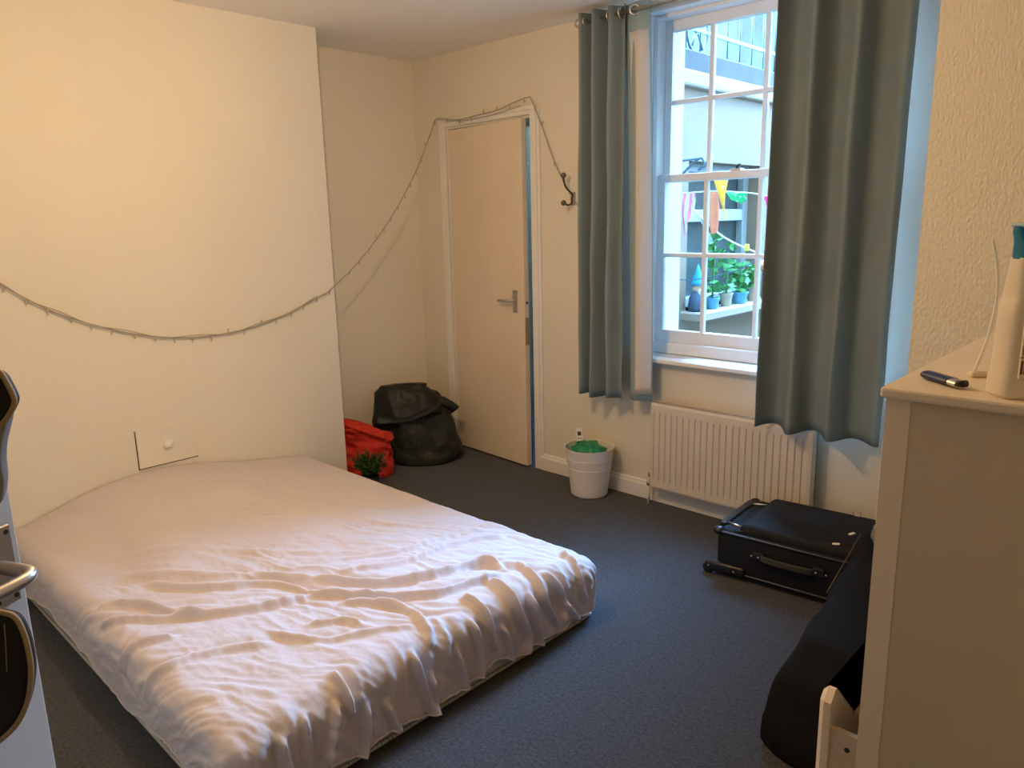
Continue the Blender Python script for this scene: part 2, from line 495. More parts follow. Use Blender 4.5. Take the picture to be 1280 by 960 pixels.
# ------------------------------------------------------------------ outside the window
struct(obox('ground_courtyard', (-14, WOUT, -0.3), (12, 22, -0.12), M_paving), 'pale paved courtyard floor outside the window', 'paving')
XE = -3.2
OY0, OY1, OZ0, OZ1 = 5.36, 6.60, 0.70, 1.87
bm = bmesh.new()
def wing_cells(bm):
    Y = sorted([4.45, 9.2, OY0, OY1]); Z = sorted([-0.12, 2.50, OZ0, OZ1])
    for a, b in zip(Y, Y[1:]):
        for c, d in zip(Z, Z[1:]):
            if OY0 < (a + b) / 2 < OY1 and OZ0 < (c + d) / 2 < OZ1:
                continue
            box(bm, (XE - .3, a, c), (XE, b, d))
    bmesh.ops.remove_doubles(bm, verts=bm.verts, dist=1e-5)
wing_cells(bm)
struct(obj('wall_courtyard', bm, M_render), 'cream rendered courtyard wall opposite the window, holding the dark window', 'wall')
obox('cornice', (XE - .3, 4.45, 2.40), (XE + .06, 9.2, 2.52), M_renderw, bpy.data.objects['wall_courtyard'], .02, 2)
struct(obox('trim_2', (XE - .32, 4.45, 2.52), (XE + .02, 9.2, 2.67), M_stoneband, None, .01, 1), 'grey stone coping on the courtyard wall under the iron railing', 'coping')
struct(obox('wall_street', (-6.0, 8.2, 2.40), (-3.9, 8.7, 4.60), M_stone), 'weathered blue-grey stone wall rising behind the iron railing', 'wall')
struct(obox('wall_area', (XE, 9.2, -.12), (0.9, 9.5, 2.4), M_render), 'cream wall closing the far end of the courtyard', 'wall')
struct(obox('wall_sky_block', (0.5, WOUT, -.12), (0.9, 9.2, 8.5), M_render), 'tall cream wall, unseen, added right of the courtyard to cut sky light', 'wall')  # unseen wall added beside the window to block low sky light
struct(obox('wall_house', (XA - .3, WOUT - .2, CEIL + .15), (0.9, WOUT, 8.5), M_render), 'cream upper storeys of the house above the window', 'wall')

w2 = struct(thing('window_2', None, None), 'dark courtyard window with white frame seen through the sash window', 'window')
obox('glass', (XE - .20, OY0, OZ0), (XE - .185, OY1, OZ1), M_extglass, w2)
for (a, b, c, d) in ((OY0, OY0 + .06, OZ0, OZ1), (OY1 - .09, OY1, OZ0, OZ1), (OY0 + .06, OY1 - .09, OZ1 - .07, OZ1), (OY0 + .06, OY1 - .09, 1.40, 1.50), (OY0 + .06, OY1 - .09, OZ0, OZ0 + .08)):
    obox('frame', (XE - .185, a, c), (XE - .12, b, d), M_extframe, w2, .005, 1)
obox('sill', (XE - .184, OY0 - .08, OZ0 - .07), (XE + .20, OY1 + .55, OZ0), M_renderw, w2, .01, 1)

# iron railing with a wheel ornament on the coping
rl = thing('iron_railing', 'dark wrought-iron railing with a ring ornament above the courtyard wall', 'railing', (XE - .15, 5.4, 2.67))
for z in (.20, .62):
    obox('rail', (-.012, -.6, z), (.012, 2.4, z + .03), M_rail, rl)
for k in range(14):
    otube('bar', [(0, -.55 + k * .22, 0), (0, -.55 + k * .22, .85)], .009, M_rail, rl, 6)
ring = [(0, .28 + .16 * math.cos(a), .20 + .16 * math.sin(a)) for a in [2 * math.pi * i / 24 for i in range(24)]]
otube('ring', ring, .014, M_rail, rl, 8, True)
for k in range(5):
    a = 2 * math.pi * k / 5 + .3
    otube('spoke', [(0, .28, .20), (0.0, .28 + .155 * math.cos(a), .20 + .155 * math.sin(a))], .012, M_rail, rl, 6)
for s in (-1, 1):
    sc = [(0, .28 + s * (.05 + .12 * t) * math.cos(t * 5), .36 + .10 * t * math.sin(t * 5) + .12 * t) for t in [i / 16 for i in range(17)]]
    otube('scroll', sc, .011, M_rail, rl, 6)

# bunting: string with cloth flags
def flag(parent, pts, m, name='flag'):
    """pts: outline (x,z) in the plane y=0, given a cloth thickness and ripple"""
    bm = bmesh.new()
    prism(bm, pts, -.002, .002, 'XZ')
    bmesh.ops.subdivide_edges(bm, edges=bm.edges, cuts=2, use_grid_fill=True)
    for v in bm.verts:
        v.co.y += .02 * math.sin(v.co.x * 40 + v.co.z * 18)
    return obj(name, bm, m, parent)
def pattern(name, c1, c2, kind, scale):
    m = mat(name, c1, 0.8)
    nt = m.node_tree
    b = nt.nodes['Principled BSDF']
    tcn = [n for n in nt.nodes if n.type == 'MAPPING'][0]
    r = nt.nodes.new('ShaderNodeValToRGB')
    r.color_ramp.interpolation = 'CONSTANT'
    r.color_ramp.elements[0].color = (*c1, 1)
    r.color_ramp.elements[1].color = (*c2, 1)
    if kind == 'stripe':
        t = nt.nodes.new('ShaderNodeTexWave')
        t.inputs['Scale'].default_value = scale
        r.color_ramp.elements[1].position = 0.5
        nt.links.new(t.outputs['Fac'], r.inputs['Fac'])
    else:
        t = nt.nodes.new('ShaderNodeTexVoronoi')
        t.inputs['Scale'].default_value = scale
        r.color_ramp.elements[1].position = 0.22
        r.color_ramp.elements[0].color, r.color_ramp.elements[1].color = (*c2, 1), (*c1, 1)
        nt.links.new(t.outputs['Distance'], r.inputs['Fac'])
    nt.links.new(tcn.outputs['Vector'], t.inputs['Vector'])
    nt.links.new(r.outputs['Color'], b.inputs['Base Color'])
    return m
M_pink = pattern('pink_stripe_cloth', (0.80, 0.22, 0.36), (0.85, 0.82, 0.80), 'stripe', 8.0)
M_orange = pattern('orange_dot_cloth', (0.90, 0.42, 0.05), (0.9, 0.85, 0.7), 'dot', 30)
M_greenf = pattern('green_dot_cloth', (0.02, 0.36, 0.12), (0.75, 0.85, 0.75), 'dot', 36)
M_coral = mat('coral_cloth', (0.62, 0.19, 0.10), 0.8, var=0.15, vscale=20)
M_ltblue = mat('light_blue_cloth', (0.40, 0.58, 0.72), 0.8, var=0.1, vscale=20)
M_rust = mat('rust_cloth', (0.42, 0.20, 0.14), 0.8, var=0.2, vscale=20)
M_magenta = mat('magenta_cloth', (0.70, 0.05, 0.20), 0.8, var=0.1, vscale=20)
M_string = mat('white_string', (0.80, 0.80, 0.76), 0.8, var=0.05, vscale=30)
bt = thing('bunting', 'string of coloured cloth flags hanging outside the sash window', 'bunting', (0, 4.3, 0))
otube('string', catmull([(-2.95, 0, 1.70), (-2.64, 0, 1.60), (-2.51, 0, 1.594), (-2.38, 0, 1.595), (-2.16, 0, 1.575), (-1.9, 0, 1.545), (-1.2, 0, 1.60)]), .004, M_string, bt, 6)
flag(bt, [(-2.635, 1.598), (-2.515, 1.592), (-2.540, 1.45), (-2.595, 1.315)], M_pink)
flag(bt, [(-2.39, 1.662), (-2.303, 1.656), (-2.309, 1.425)], M_orange)
flag(bt, [(-2.43, 1.592), (-2.375, 1.590), (-2.36, 1.50), (-2.35, 1.345), (-2.395, 1.335), (-2.41, 1.45)], M_coral)
flag(bt, [(-2.30, 1.585), (-2.165, 1.572), (-2.17, 1.535), (-2.22, 1.515), (-2.27, 1.54)], M_greenf)
flag(bt, [(-2.11, 1.566), (-1.97, 1.55), (-2.05, 1.48), (-2.07, 1.545)], M_magenta)
flag(bt, [(-2.665, 1.54), (-2.635, 1.52), (-2.65, 1.36), (-2.675, 1.31), (-2.68, 1.42)], M_rust)
flag(bt, [(-2.52, 1.46), (-2.455, 1.41), (-2.39, 1.30), (-2.42, 1.29), (-2.46, 1.38)], M_ltblue)
wl = thing('washing_line', 'thin pale line with a yellow peg stretched outside below the bunting', 'line', (0, 4.32, 0))
otube('cord', catmull([(-2.55, 0, 1.50), (-2.36, 0, 1.34), (-2.17, 0, 1.25), (-1.95, 0, 1.19), (-1.4, 0, 1.12)]), .005, M_string, wl, 6)
bm = bmesh.new()
box(bm, (-2.182, -.01, 1.235), (-2.155, .01, 1.275), .004, 1)
obj('peg', bm, mat('yellow_plastic', (0.75, 0.70, 0.08), 0.5, var=.05, vscale=20), wl)
dw = thing('dark_wire', 'thin dark cable looping outside the lower window panes', 'wire', (0, 4.25, 0))
otube('cable', catmull([(-2.80, 0, 1.09), (-2.74, 0, 1.065), (-2.55, 0, 1.053), (-2.40, 0, 1.07), (-2.27, 0, 1.10), (-2.15, 0, 1.14), (-2.03, 0, 1.22), (-1.9, 0, 1.36)]), .004, M_rail, dw, 6)
otube('clip', [(-2.66, 0, 1.058), (-2.655, 0, 1.02)], .004, M_rail, dw, 6)
br = thing('wall_bracket', 'dark curved metal rod fixed outside behind the upper window panes', 'bracket', (0, 4.35, 0))
otube('rod', catmull([(-2.74, 0, 1.62), (-2.62, 0, 1.73), (-2.52, 0, 1.80), (-2.49, 0, 1.76), (-2.53, 0, 1.73)]), .008, M_rail, br, 6)
otube('arm', [(-2.73, 0, 1.79), (-2.50, 0, 1.80)], .007, M_rail, br, 6)

# plants and gnomes on the outside sill
M_leafo = mat('fresh_leaf', (0.06, 0.26, 0.06), 0.6, var=0.5, vscale=18)
M_terr = mat('glazed_blue_pot', (0.10, 0.32, 0.48), 0.4, var=0.2, vscale=10)
M_terr2 = mat('clay_pot', (0.40, 0.34, 0.25), 0.8, var=0.2, vscale=10)
def pot_plant(y, r, h, fol_h, fol_r, m, label, n=70):
    t = thing('potted_plant', label, 'plant', (XE + .10, y, OZ0), 0, 'plants on the outside sill')
    bm = bmesh.new()
    lathe(bm, [(r * .72, 0), (r, h * .9), (r * 1.08, h * .9), (r * 1.08, h), (r * .9, h), (r * .9, h * .85), (.001, h * .85)], 18, cap_bottom=True)
    obj('pot', bm, m, t)
    bm = bmesh.new()
    rng = random.Random(int(y * 1000))
    for _ in range(n):
        a, e = rng.uniform(0, 6.283), rng.random()
        c = Vector((math.cos(a) * fol_r * rng.random() ** .5 * .6, math.sin(a) * fol_r * rng.random() ** .5, h + fol_h * e))
        u = Vector((rng.uniform(-1, 1), rng.uniform(-1, 1), rng.uniform(-.6, .8))).normalized()
        w = u.orthogonal().normalized()
        L, W = rng.uniform(.05, .09), rng.uniform(.015, .03)
        q = [c - u * L * .5, c + w * W, c + u * L * .5, c - w * W]
        bm.faces.new([bm.verts.new(p) for p in q])
    f = obj('foliage', bm, M_leafo, t)
    f['kind'] = 'stuff'
    otube('stem', [(0, 0, h * .8), (.005, .005, h + fol_h * .8)], .008, M_leafo, t, 6)
pot_plant(5.61, .06, .09, .52, .10, M_terr, 'tall leafy green plant in a blue pot at the left end of the outside sill')
pot_plant(5.84, .055, .11, .42, .09, M_terr2, 'leafy green plant in a grey clay pot on the outside sill beside the blue pot', 50)
pot_plant(6.08, .07, .10, .24, .10, M_terr, 'low bushy green plant in the middle of the outside sill')
pot_plant(6.32, .05, .12, .22, .07, M_terr2, 'small green plant in a clay pot at the right end of the outside sill', 40)
def gnome(y, hat, body, label, s=1.0):
    t = thing('garden_gnome', label, 'gnome', (XE + .09, y, OZ0), 0, 'gnomes on the outside sill')
    bm = bmesh.new()
    lathe(bm, [(.055 * s, 0), (.068 * s, .03 * s), (.06 * s, .10 * s), (.035 * s, .15 * s)], 16, cap_bottom=True, cap_top=True)
    obj('body', bm, body, t, True)
    bm = bmesh.new()
    bmesh.ops.create_icosphere(bm, subdivisions=2, radius=.042 * s, matrix=Matrix.Translation((0, 0, .17 * s)))
    obj('head', bm, mat('gnome_skin', (0.62, 0.40, 0.28), .7, var=.05, vscale=20), t, True)
    bm = bmesh.new()
    lathe(bm, [(.05 * s, .19 * s), (.046 * s, .21 * s), (.022 * s, .28 * s), (.002, .34 * s)], 16, cap_bottom=True, cap_top=True)
    obj('hat', bm, hat, t, True)
    bm = bmesh.new()
    lathe(bm, [(.004, .06 * s), (.03 * s, .11 * s), (.036 * s, .15 * s), (.03 * s, .165 * s)], 12, c=(.03 * s, 0, 0), cap_bottom=True, cap_top=True)
    obj('beard', bm, M_string, t, True)
gnome(5.39, mat('blue_paint', (0.02, 0.28, 0.55), .5, var=.1, vscale=20), mat('navy_paint', (0.05, 0.08, 0.13), .6, var=.1, vscale=20), 'garden gnome with a blue hat at the left end of the outside sill', 1.1)
gnome(6.78, mat('red_paint', (0.65, 0.05, 0.05), .5, var=.1, vscale=20), mat('dark_green_paint', (0.07, 0.13, 0.06), .6, var=.2, vscale=20), 'garden gnome with a red hat to the right of the outside sill', 1.15)
t = thing('garden_bird', 'small orange and black bird figure hanging above the outside sill plants', 'ornament', (XE + .10, 6.50, OZ0 + .30))
bm = bmesh.new()
bmesh.ops.create_icosphere(bm, subdivisions=2, radius=.05)
for v in bm.verts:
    v.co.y *= 1.3
    v.co.z *= 1 + v.co.y * 3
obj('body', bm, M_coral, t, True)
obox('wing', (.0, -.02, -.06), (.055, .05, .03), M_rail, t, .012, 2)
otube('stake', [(0, 0, -.30), (0, 0, 0)], .005, M_rail, t, 6)

# ------------------------------------------------------------------ curtain rod and curtains
rodt = thing('curtain_rod', 'brushed steel curtain rod with ball finials above the window', 'curtain rod', (0, 3.065, 2.366))
otube('pole', [(-2.43, 0, 0), (-0.86, 0, 0)], .0095, M_steel, rodt, 12)
for x in (-2.447, -0.845):
    bm = bmesh.new()
    bmesh.ops.create_uvsphere(bm, u_segments=20, v_segments=12, radius=.024)
    obj('finial', bm, M_steel, rodt, True, (x, 0, 0))
for x in (-2.415, -0.88):
    otube('bracket', [(x, .135, -.01), (x, .02, -.012), (x, 0, -.012)], .006, M_steel, rodt, 8)

def curtain_sheet(path, z0, z1, nz, sway, seed, hemvar=.0):
    """path: list of (x,y); vertical sheet of cloth following it"""
    P = []
    for i, (x, y) in enumerate(path):
        row = []
        for k in range(nz + 1):
            t = k / nz
            z = z1 + (z0 - z1) * t
            s = fbm((i * .02 + seed, t * 1.3, seed), 1.7, 2)
            row.append(Vector((x + sway[0] * t + .010 * s * t, y + sway[1] * t + .012 * fbm((i * .015, t * 2, seed + 5), 2, 2) * min(1, t * 3), z + (hemvar * math.sin(i * .09) * t))))
        P.append(row)
    return P

def cloth_obj(name, P, m, parent, th=.003):
    bm = bmesh.new()
    grid_mesh(bm, P)
    o = obj(name, bm, m, parent, True)
    md = o.modifiers.new('thickness', 'SOLIDIFY')
    md.thickness = th
    md.offset = 0
    return o

def eyelet(parent, x, z, rotz):
    bm = bmesh.new()
    pts = [(.021 * math.cos(a), 0, .021 * math.sin(a)) for a in [2 * math.pi * i / 20 for i in range(20)]]
    tube(bm, pts, .005, 8, True)
    obj('eyelet', bm, M_steel, parent, True, (x, 3.065, z), (0, 0, rotz))

# left curtain: bunched folds, leading edge turned back to show its pale lining
lc = thing('curtain', 'bunched grey-green eyelet curtain left of the window with its white lining showing', 'curtain', (0, 0, 0), 0, 'window curtains')
path = []
for i in range(121):
    t = i / 120
    x = -2.432 + .250 * t
    y = 3.070 - .050 * math.sin(t * 2 * math.pi * 2.9 + .9) * (0.75 + .25 * math.sin(t * 5))
    path.append((x, y))
cloth_obj('cloth', curtain_sheet(path, .548, 2.402, 40, (-.004, -.006), 1.3, .004), M_curtain, lc)
def panel(x0, x1, y0, y1, z0, z1, X0, X1, n, off):
    """leading panel, widening downwards from x0..x1 (top) to X0..X1 (bottom)"""
    P = []
    for i in range(n + 1):
        u = i / n
        row = []
        for k in range(41):
            t = k / 40
            z = z1 + (z0 - z1) * t
            e = t ** .8
            x = (x0 + (x1 - x0) * u) * (1 - e) + (X0 + (X1 - X0) * u) * e
            y = y0 + (y1 - y0) * u - .022 * math.sin(u * math.pi) + off + .008 * math.sin(u * 6 + t * 3)
            row.append(Vector((x, y, z)))
        P.append(row)
    return P
cloth_obj('leading_edge', panel(-2.205, -2.070, 3.095, 3.105, .552, 2.402, -2.150, -2.028, 24, 0.0), M_hem, lc)
cloth_obj('lining', panel(-2.173, -2.072, 3.093, 3.105, .588, 2.28, -2.122, -2.031, 20, -.006), M_lining, lc)
eyelet(lc, -2.13, 2.366, math.radians(35))
for x in (-2.41, -2.34, -2.27, -2.205):
    eyelet(lc, x, 2.366, math.radians(90))

rc = thing('curtain', 'wide grey-green eyelet curtain hanging right of the window above the suitcase', 'curtain', (0, 0, 0), 0, 'window curtains')
path = []
for i in range(181):
    t = i / 180
    x = -1.428 + .510 * t - .012 * math.sin(t * 2 * math.pi * 3.1)
    y = 3.055 + .046 * math.sin(t * 2 * math.pi * 3.1 - .9) * (1.0 if t < .72 else 1 - (t - .72) * 1.6)
    path.append((x, y))
cloth_obj('cloth', curtain_sheet(path, .545, 2.402, 44, (-.012, -.008), 4.1, .006), M_curtain, rc)
pl = [(x, y + .006) for x, y in path[2:-2]]
cloth_obj('lining', curtain_sheet(pl, .575, 2.33, 44, (-.012, -.008), 4.1, .006), M_lining, rc, .002)
for k in range(6):
    eyelet(rc, -1.41 + k * .095, 2.366, math.radians(90))

# ------------------------------------------------------------------ radiator
RX0, RX1, RZ0, RZ1 = -2.033, -1.219, .100, .544
RYF = 3.100
ra = thing('radiator', 'cream panel radiator with vertical flutes under the window', 'radiator', (0, 0, 0))
NR = 24
zs = [RZ0, RZ0 + .012, RZ0 + .040, RZ0 + .058, RZ1 - .058, RZ1 - .040, RZ1 - .010, RZ1]
xs, ys = [RX0], [0.004]
pit = (RX1 - RX0 - .03) / NR
for k in range(NR):
    a = RX0 + .015 + k * pit
    for f, d in ((.04, 0.0), (.12, .0), (.20, -.006), (.30, -.006), (.42, 0.0), (.96, 0.0)):
        xs.append(a + f * pit)
        ys.append(-d if d <= 0 else d)
xs.append(RX1)
ys.append(.004)
P = []
for x, d in zip(xs, ys):
    row = []
    for z in zs:
        fl = d
        if z <= RZ0 + .041 or z >= RZ1 - .041:
            fl = 0.0
        if z in (RZ0, RZ1):
            fl = .006
        if x in (RX0, RX1):
            fl = max(fl, .004)
        row.append(Vector((x, RYF + fl, z)))
    P.append(row)
bm = bmesh.new()
grid_mesh(bm, P)
o = obj('front_panel', bm, M_rad, ra)
md = o.modifiers.new('t', 'SOLIDIFY'); md.thickness = .002; md.offset = 1
obox('back_panel', (RX0, RYF + .052, RZ0 + .004), (RX1, RYF + .06, RZ1 - .004), M_rad, ra)
obox('side_cover', (RX0, RYF + .006, RZ0 + .004), (RX0 + .002, RYF + .06, RZ1), M_rad, ra)
obox('side_cover', (RX1 - .002, RYF + .006, RZ0 + .004), (RX1, RYF + .06, RZ1), M_rad, ra)
bm = bmesh.new()
box(bm, (RX0, RYF + .006, RZ1 - .002), (RX1, RYF + .010, RZ1 + .002))
box(bm, (RX0, RYF + .056, RZ1 - .002), (RX1, RYF + .060, RZ1 + .002))
k = 0
while RX0 + .01 + k * .018 < RX1 - .006:
    box(bm, (RX0 + .01 + k * .018, RYF + .010, RZ1 - .002), (RX0 + .016 + k * .018, RYF + .056, RZ1 + .001))
    k += 1
obj('top_grille', bm, M_rad, ra)
for x in (-1.87, -1.38):
    obox('bracket', (x, RYF + .06, RZ0 + .05), (x + .03, YW, RZ1 - .06), M_rad, ra)
vx = RX0 - .022
vt = otube('pipe', [(vx, RYF + .03, 0), (vx, RYF + .03, RZ0 + .03)], .0078, M_gloss, ra, 10)
bm = bmesh.new()
lathe(bm, [(.009, 0), (.013, .004), (.013, .018), (.010, .022), (.010, .045), (.006, .048)], 12, c=(vx, RYF + .03, RZ0 + .0), cap_bottom=True, cap_top=True)
obj('valve', bm, M_steel, ra, True)
otube('valve_tail', [(vx, RYF + .03, RZ0 + .028), (RX0 + .004, RYF + .03, RZ0 + .028)], .007, M_steel, ra, 10)
otube('valve_spindle', [(vx, RYF + .03, RZ0 + .045), (vx, RYF + .03, RZ0 + .066)], .003, M_iron, ra, 8)
vx = RX1 + .022
otube('pipe', [(vx, RYF + .03, 0), (vx, RYF + .03, RZ0 + .03), (RX1 - .004, RYF + .03, RZ0 + .032)], .0078, M_gloss, ra, 10)

# ------------------------------------------------------------------ waste bin
bn = thing('waste_bin', 'white ribbed plastic waste bin standing by the skirting left of the radiator', 'bin', (-2.375, 3.045, 0))
H, r0, r1 = .268, .092, .131
prof = [(.001, .004), (r0 - .006, 0), (r0, .005)]
for gz in (.057, .112, .165, .217):
    rr = r0 + (r1 - r0) * gz / H
    prof += [(rr + .0012, gz - .0042), (rr - .0055, gz - .0022), (rr - .0055, gz + .0016), (rr + .0005, gz + .0022)]
prof += [(r1, H - .004), (r1 + .003, H - .002), (r1 + .002, H + .002), (r1 - .003, H), (r0 + .006, .012), (.001, .012)]
bm = bmesh.new()
lathe(bm, prof, 48)
o = obj('bucket', bm, M_binp, bn)
smooth_by_angle(o, 30)
bg_ = thing('plastic_bag', 'crumpled green plastic bag inside the white waste bin', 'bag', (-2.388, 3.05, .215))
bm = bmesh.new()
bmesh.ops.create_icosphere(bm, subdivisions=4, radius=.082)
for v in bm.verts:
    n = v.co.normalized()
    d = 1 + .30 * fbm(n + Vector((3, 0, 0)), 2.2, 3) + .14 * abs(fbm(n, 6, 2))
    v.co = Vector((n.x * .092 * d, n.y * .080 * d, n.z * .055 * d + .012))
obj('film', bm, M_green, bg_, True)
bm = bmesh.new()
lathe(bm, [(.012, .0), (.016, .014), (.028, .030), (.020, .034)], 12)
for v in bm.verts:
    v.co += Vector((fbm(v.co, 40), fbm(v.co + Vector((5, 0, 0)), 40), 0)) * .010
obj('knot', bm, M_green, bg_, True, (-.035, -.02, .034))
tg = thing('price_tag', 'white swing tag with black print sticking up from the waste bin', 'tag', (-2.455, 3.072, .236), math.radians(40))
obox('card', (-.016, -.0008, 0), (.016, .0008, .112), M_whitepl, tg)
obox('printed_square', (-.009, -.0013, .070), (.011, -.0008, .092), M_ink, tg)
for x, z in ((-.006, .052), (.008, .050), (.004, .030)):
    obox('printed_dot', (x - .0025, -.0013, z), (x + .0025, -.0008, z + .006), M_ink, tg)
tg.rotation_euler = (0, math.radians(-6), math.radians(40))

# ------------------------------------------------------------------ black refuse sack in the alcove
def frame_loc(w, d):   # w along the picture's right, d away from the camera, both level
    return Vector((.7235 * w - .69 * d, .6903 * w + .7235 * d, 0))
bk = thing('refuse_sack', 'bulging black plastic refuse sack slumped in the alcove corner', 'sack', (-3.575, 2.865, 0))
prof_l = [(0, -.175), (.05, -.255), (.15, -.285), (.25, -.288), (.34, -.280), (.42, -.262), (.465, -.22), (.482, -.12)]
prof_r = [(0, .22), (.05, .275), (.12, .265), (.20, .240), (.28, .215), (.36, .20), (.42, .14), (.455, .06)]
def lerp(tab, z):
    if z <= tab[0][0]:
        return tab[0][1]
    for (a, b), (c, d) in zip(tab, tab[1:]):
        if z <= c:
            return b + (d - b) * (z - a) / (c - a)
    return tab[-1][1]
bm = bmesh.new()
NZ, NA = 48, 96
rows = []
for i in range(NZ + 1):
    t = i / NZ
    z = .476 * (1 - (1 - t) ** 1.35)
    wl_, wr_ = lerp(prof_l, z), lerp(prof_r, z)
    c, hw = (wl_ + wr_) / 2, (wr_ - wl_) / 2
    hd = .175 * (1 - .72 * t ** 1.5)
    if i == NZ:
        hw *= .4; hd *= .3
    row = []
    for k in range(NA):
        a = 2 * math.pi * k / NA
        ca, sa = math.cos(a), math.sin(a)
        w = c + hw * math.copysign(abs(ca) ** .8, ca)
        d = hd * math.copysign(abs(sa) ** .8, sa)
        q = Vector((w, d, z))
        rid = 1 - abs(fbm(Vector((w * 1.1 + z * .5, d, z * .75 - w * .35)) + Vector((2.2, 7, 1)), 3.6, 3)) * 2
        fold = .022 * rid + .006 * fbm(q, 15, 3)
        fl = min(1, t * 6)
        w += ca * (fold - .02) * fl
        d += sa * (fold - .02) * fl
        row.append(bm.verts.new(frame_loc(w, d) + Vector((0, 0, max(0.001, z + .018 * fbm(q, 6, 2) * fl)))))
    rows.append(row)
for A, B in zip(rows, rows[1:]):
    for k in range(NA):
        bm.faces.new((A[k], A[(k + 1) % NA], B[(k + 1) % NA], B[k]))
bm.faces.new(rows[0][::-1])
bm.faces.new(rows[-1])
obj('film', bm, M_blackfilm, bk, True)
# gathered flap of loose film folded across the front and the knotted ear at the right
bm = bmesh.new()
P = []
for i in range(15):
    u = i / 14
    row = []
    for k in range(9):
        v = k / 8
        w = -.24 + .40 * u
        z = .335 - .07 * math.sin(u * 3.14) * (1 - v) - .10 * v + .08 * u
        d = -.120 - .040 * math.sin(v * 3.1) + .014 * fbm((u * 3, v * 3, 1), 2) - .03 * (1 - u)
        row.append(frame_loc(w, d) + Vector((0, 0, z)))
    P.append(row)
grid_mesh(bm, P)
o = obj('loose_fold', bm, M_blackfilm, bk, True)
md = o.modifiers.new('t', 'SOLIDIFY'); md.thickness = .004
bm = bmesh.new()
tube(bm, [frame_loc(.12, -.02) + Vector((0, 0, .36)), frame_loc(.17, -.03) + Vector((0, 0, .355)), frame_loc(.215, -.03) + Vector((0, 0, .345)), frame_loc(.235, -.03) + Vector((0, 0, .315))], [.05, .036, .026, .03], 10)
for v in bm.verts:
    v.co += Vector((fbm(v.co, 25), fbm(v.co + Vector((9, 0, 0)), 25), fbm(v.co + Vector((0, 9, 0)), 25))) * .014
obj('tied_ear', bm, M_blackfilm, bk, True)

# ------------------------------------------------------------------ red cloth bag and the little plant
rb = thing('cloth_bag', 'bright red crumpled cloth bag between the chimney wall and the black sack', 'bag', (-3.575, 2.45, 0), 0)
bm = bmesh.new()
rows = []
NZ, NA = 30, 56
for i in range(NZ + 1):
    t = i / NZ
    row = []
    for k in range(NA):
        a = 2 * math.pi * k / NA
        ca, sa = math.cos(a), math.sin(a)
        hw, hd = .160 + .02 * t - .03 * t * t, .080 * (1 - .72 * t)
        w = hw * math.copysign(abs(ca) ** .75, ca)
        d = hd * math.copysign(abs(sa) ** .75, sa)
        z = t * (.315 - .37 * (w + .02) * (1 if w > -.1 else .8)) if t > .0 else 0
        z = max(.001, z)
        q = Vector((w, d, z))
        f = .022 * fbm(q + Vector((1, 2, 3)), 9, 3) + .014 * (1 - abs(fbm(q, 14, 2)) * 3) + (.012 if .80 < t < .97 else 0)
        f *= min(1, t * 5)
        row.append(bm.verts.new(frame_loc(w + ca * f, d + sa * f) + Vector((0, 0, z + .01 * fbm(q, 12) * t))))
    rows.append(row)
for A, B in zip(rows, rows[1:]):
    for k in range(NA):
        bm.faces.new((A[k], A[(k + 1) % NA], B[(k + 1) % NA], B[k]))
bm.faces.new(rows[0][::-1])
bm.faces.new(rows[-1])
obj('cloth', bm, M_red, rb, True)
hem = [frame_loc(w, -.055) + Vector((0, 0, .295 - .37 * (w + .02))) for w in [-.14 + .031 * i for i in range(10)]]
otube('rolled_hem', catmull(hem, 3), [.012 + .003 * math.sin(i * 2.1) for i in range(28)], M_red, rb, 8)

pt_ = thing('potted_plant', 'small bushy green needle plant with a red flower in front of the red bag', 'plant', (-3.325, 2.30, 0))
bm = bmesh.new()
lathe(bm, [(.038, 0), (.052, .075), (.056, .075), (.056, .088), (.048, .088), (.046, .07), (.001, .07)], 20, cap_bottom=True)
obj('pot', bm, M_pot, pt_)
bm = bmesh.new()
rng = random.Random(3)
for b in range(80):
    a, r = rng.uniform(0, 6.283), rng.random() ** .5
    tip = Vector((math.cos(a) * .11 * r, math.sin(a) * .11 * r, .10 + .11 * (1 - .7 * r) + rng.uniform(-.02, .05)))
    base = Vector((math.cos(a) * .012, math.sin(a) * .012, .07))
    for j in range(34):
        s = .2 + .8 * j / 33
        p = base.lerp(tip, s) + Vector((0, 0, .02 * math.sin(s * 3)))
        dv = Vector((rng.uniform(-1, 1), rng.uniform(-1, 1), rng.uniform(-.2, 1))).normalized()
        L = rng.uniform(.016, .032)
        w = dv.orthogonal().normalized() * .0024
        bm.faces.new([bm.verts.new(q) for q in (p - w, p + w, p + dv * L)])
f = obj('needles', bm, M_leaf, pt_)
f['kind'] = 'stuff'
for k in range(9):
    a = k * .7
    otube('stem', [(0, 0, .07), (math.cos(a) * .03, math.sin(a) * .03, .13), (math.cos(a) * .07, math.sin(a) * .07, .165)], .0022, M_leaf, pt_, 5)
fl_ = bpy.data.objects.new('flower', None)
COL.objects.link(fl_)
fl_.parent = pt_
fl_.location = (.072, .045, .085)
pm = None
for k in range(8):
    bm = bmesh.new()
    V = [bm.verts.new(p) for p in ((0, 0, 0), (.010, .009, .006), (.026, 0, .010), (.010, -.009, .006))]
    bm.faces.new(V)
    o = obj('petal', bm, M_petal, fl_, False, None, (0, -.4 - .25 * (k % 2), k * .785))
    md = o.modifiers.new('t', 'SOLIDIFY'); md.thickness = .002

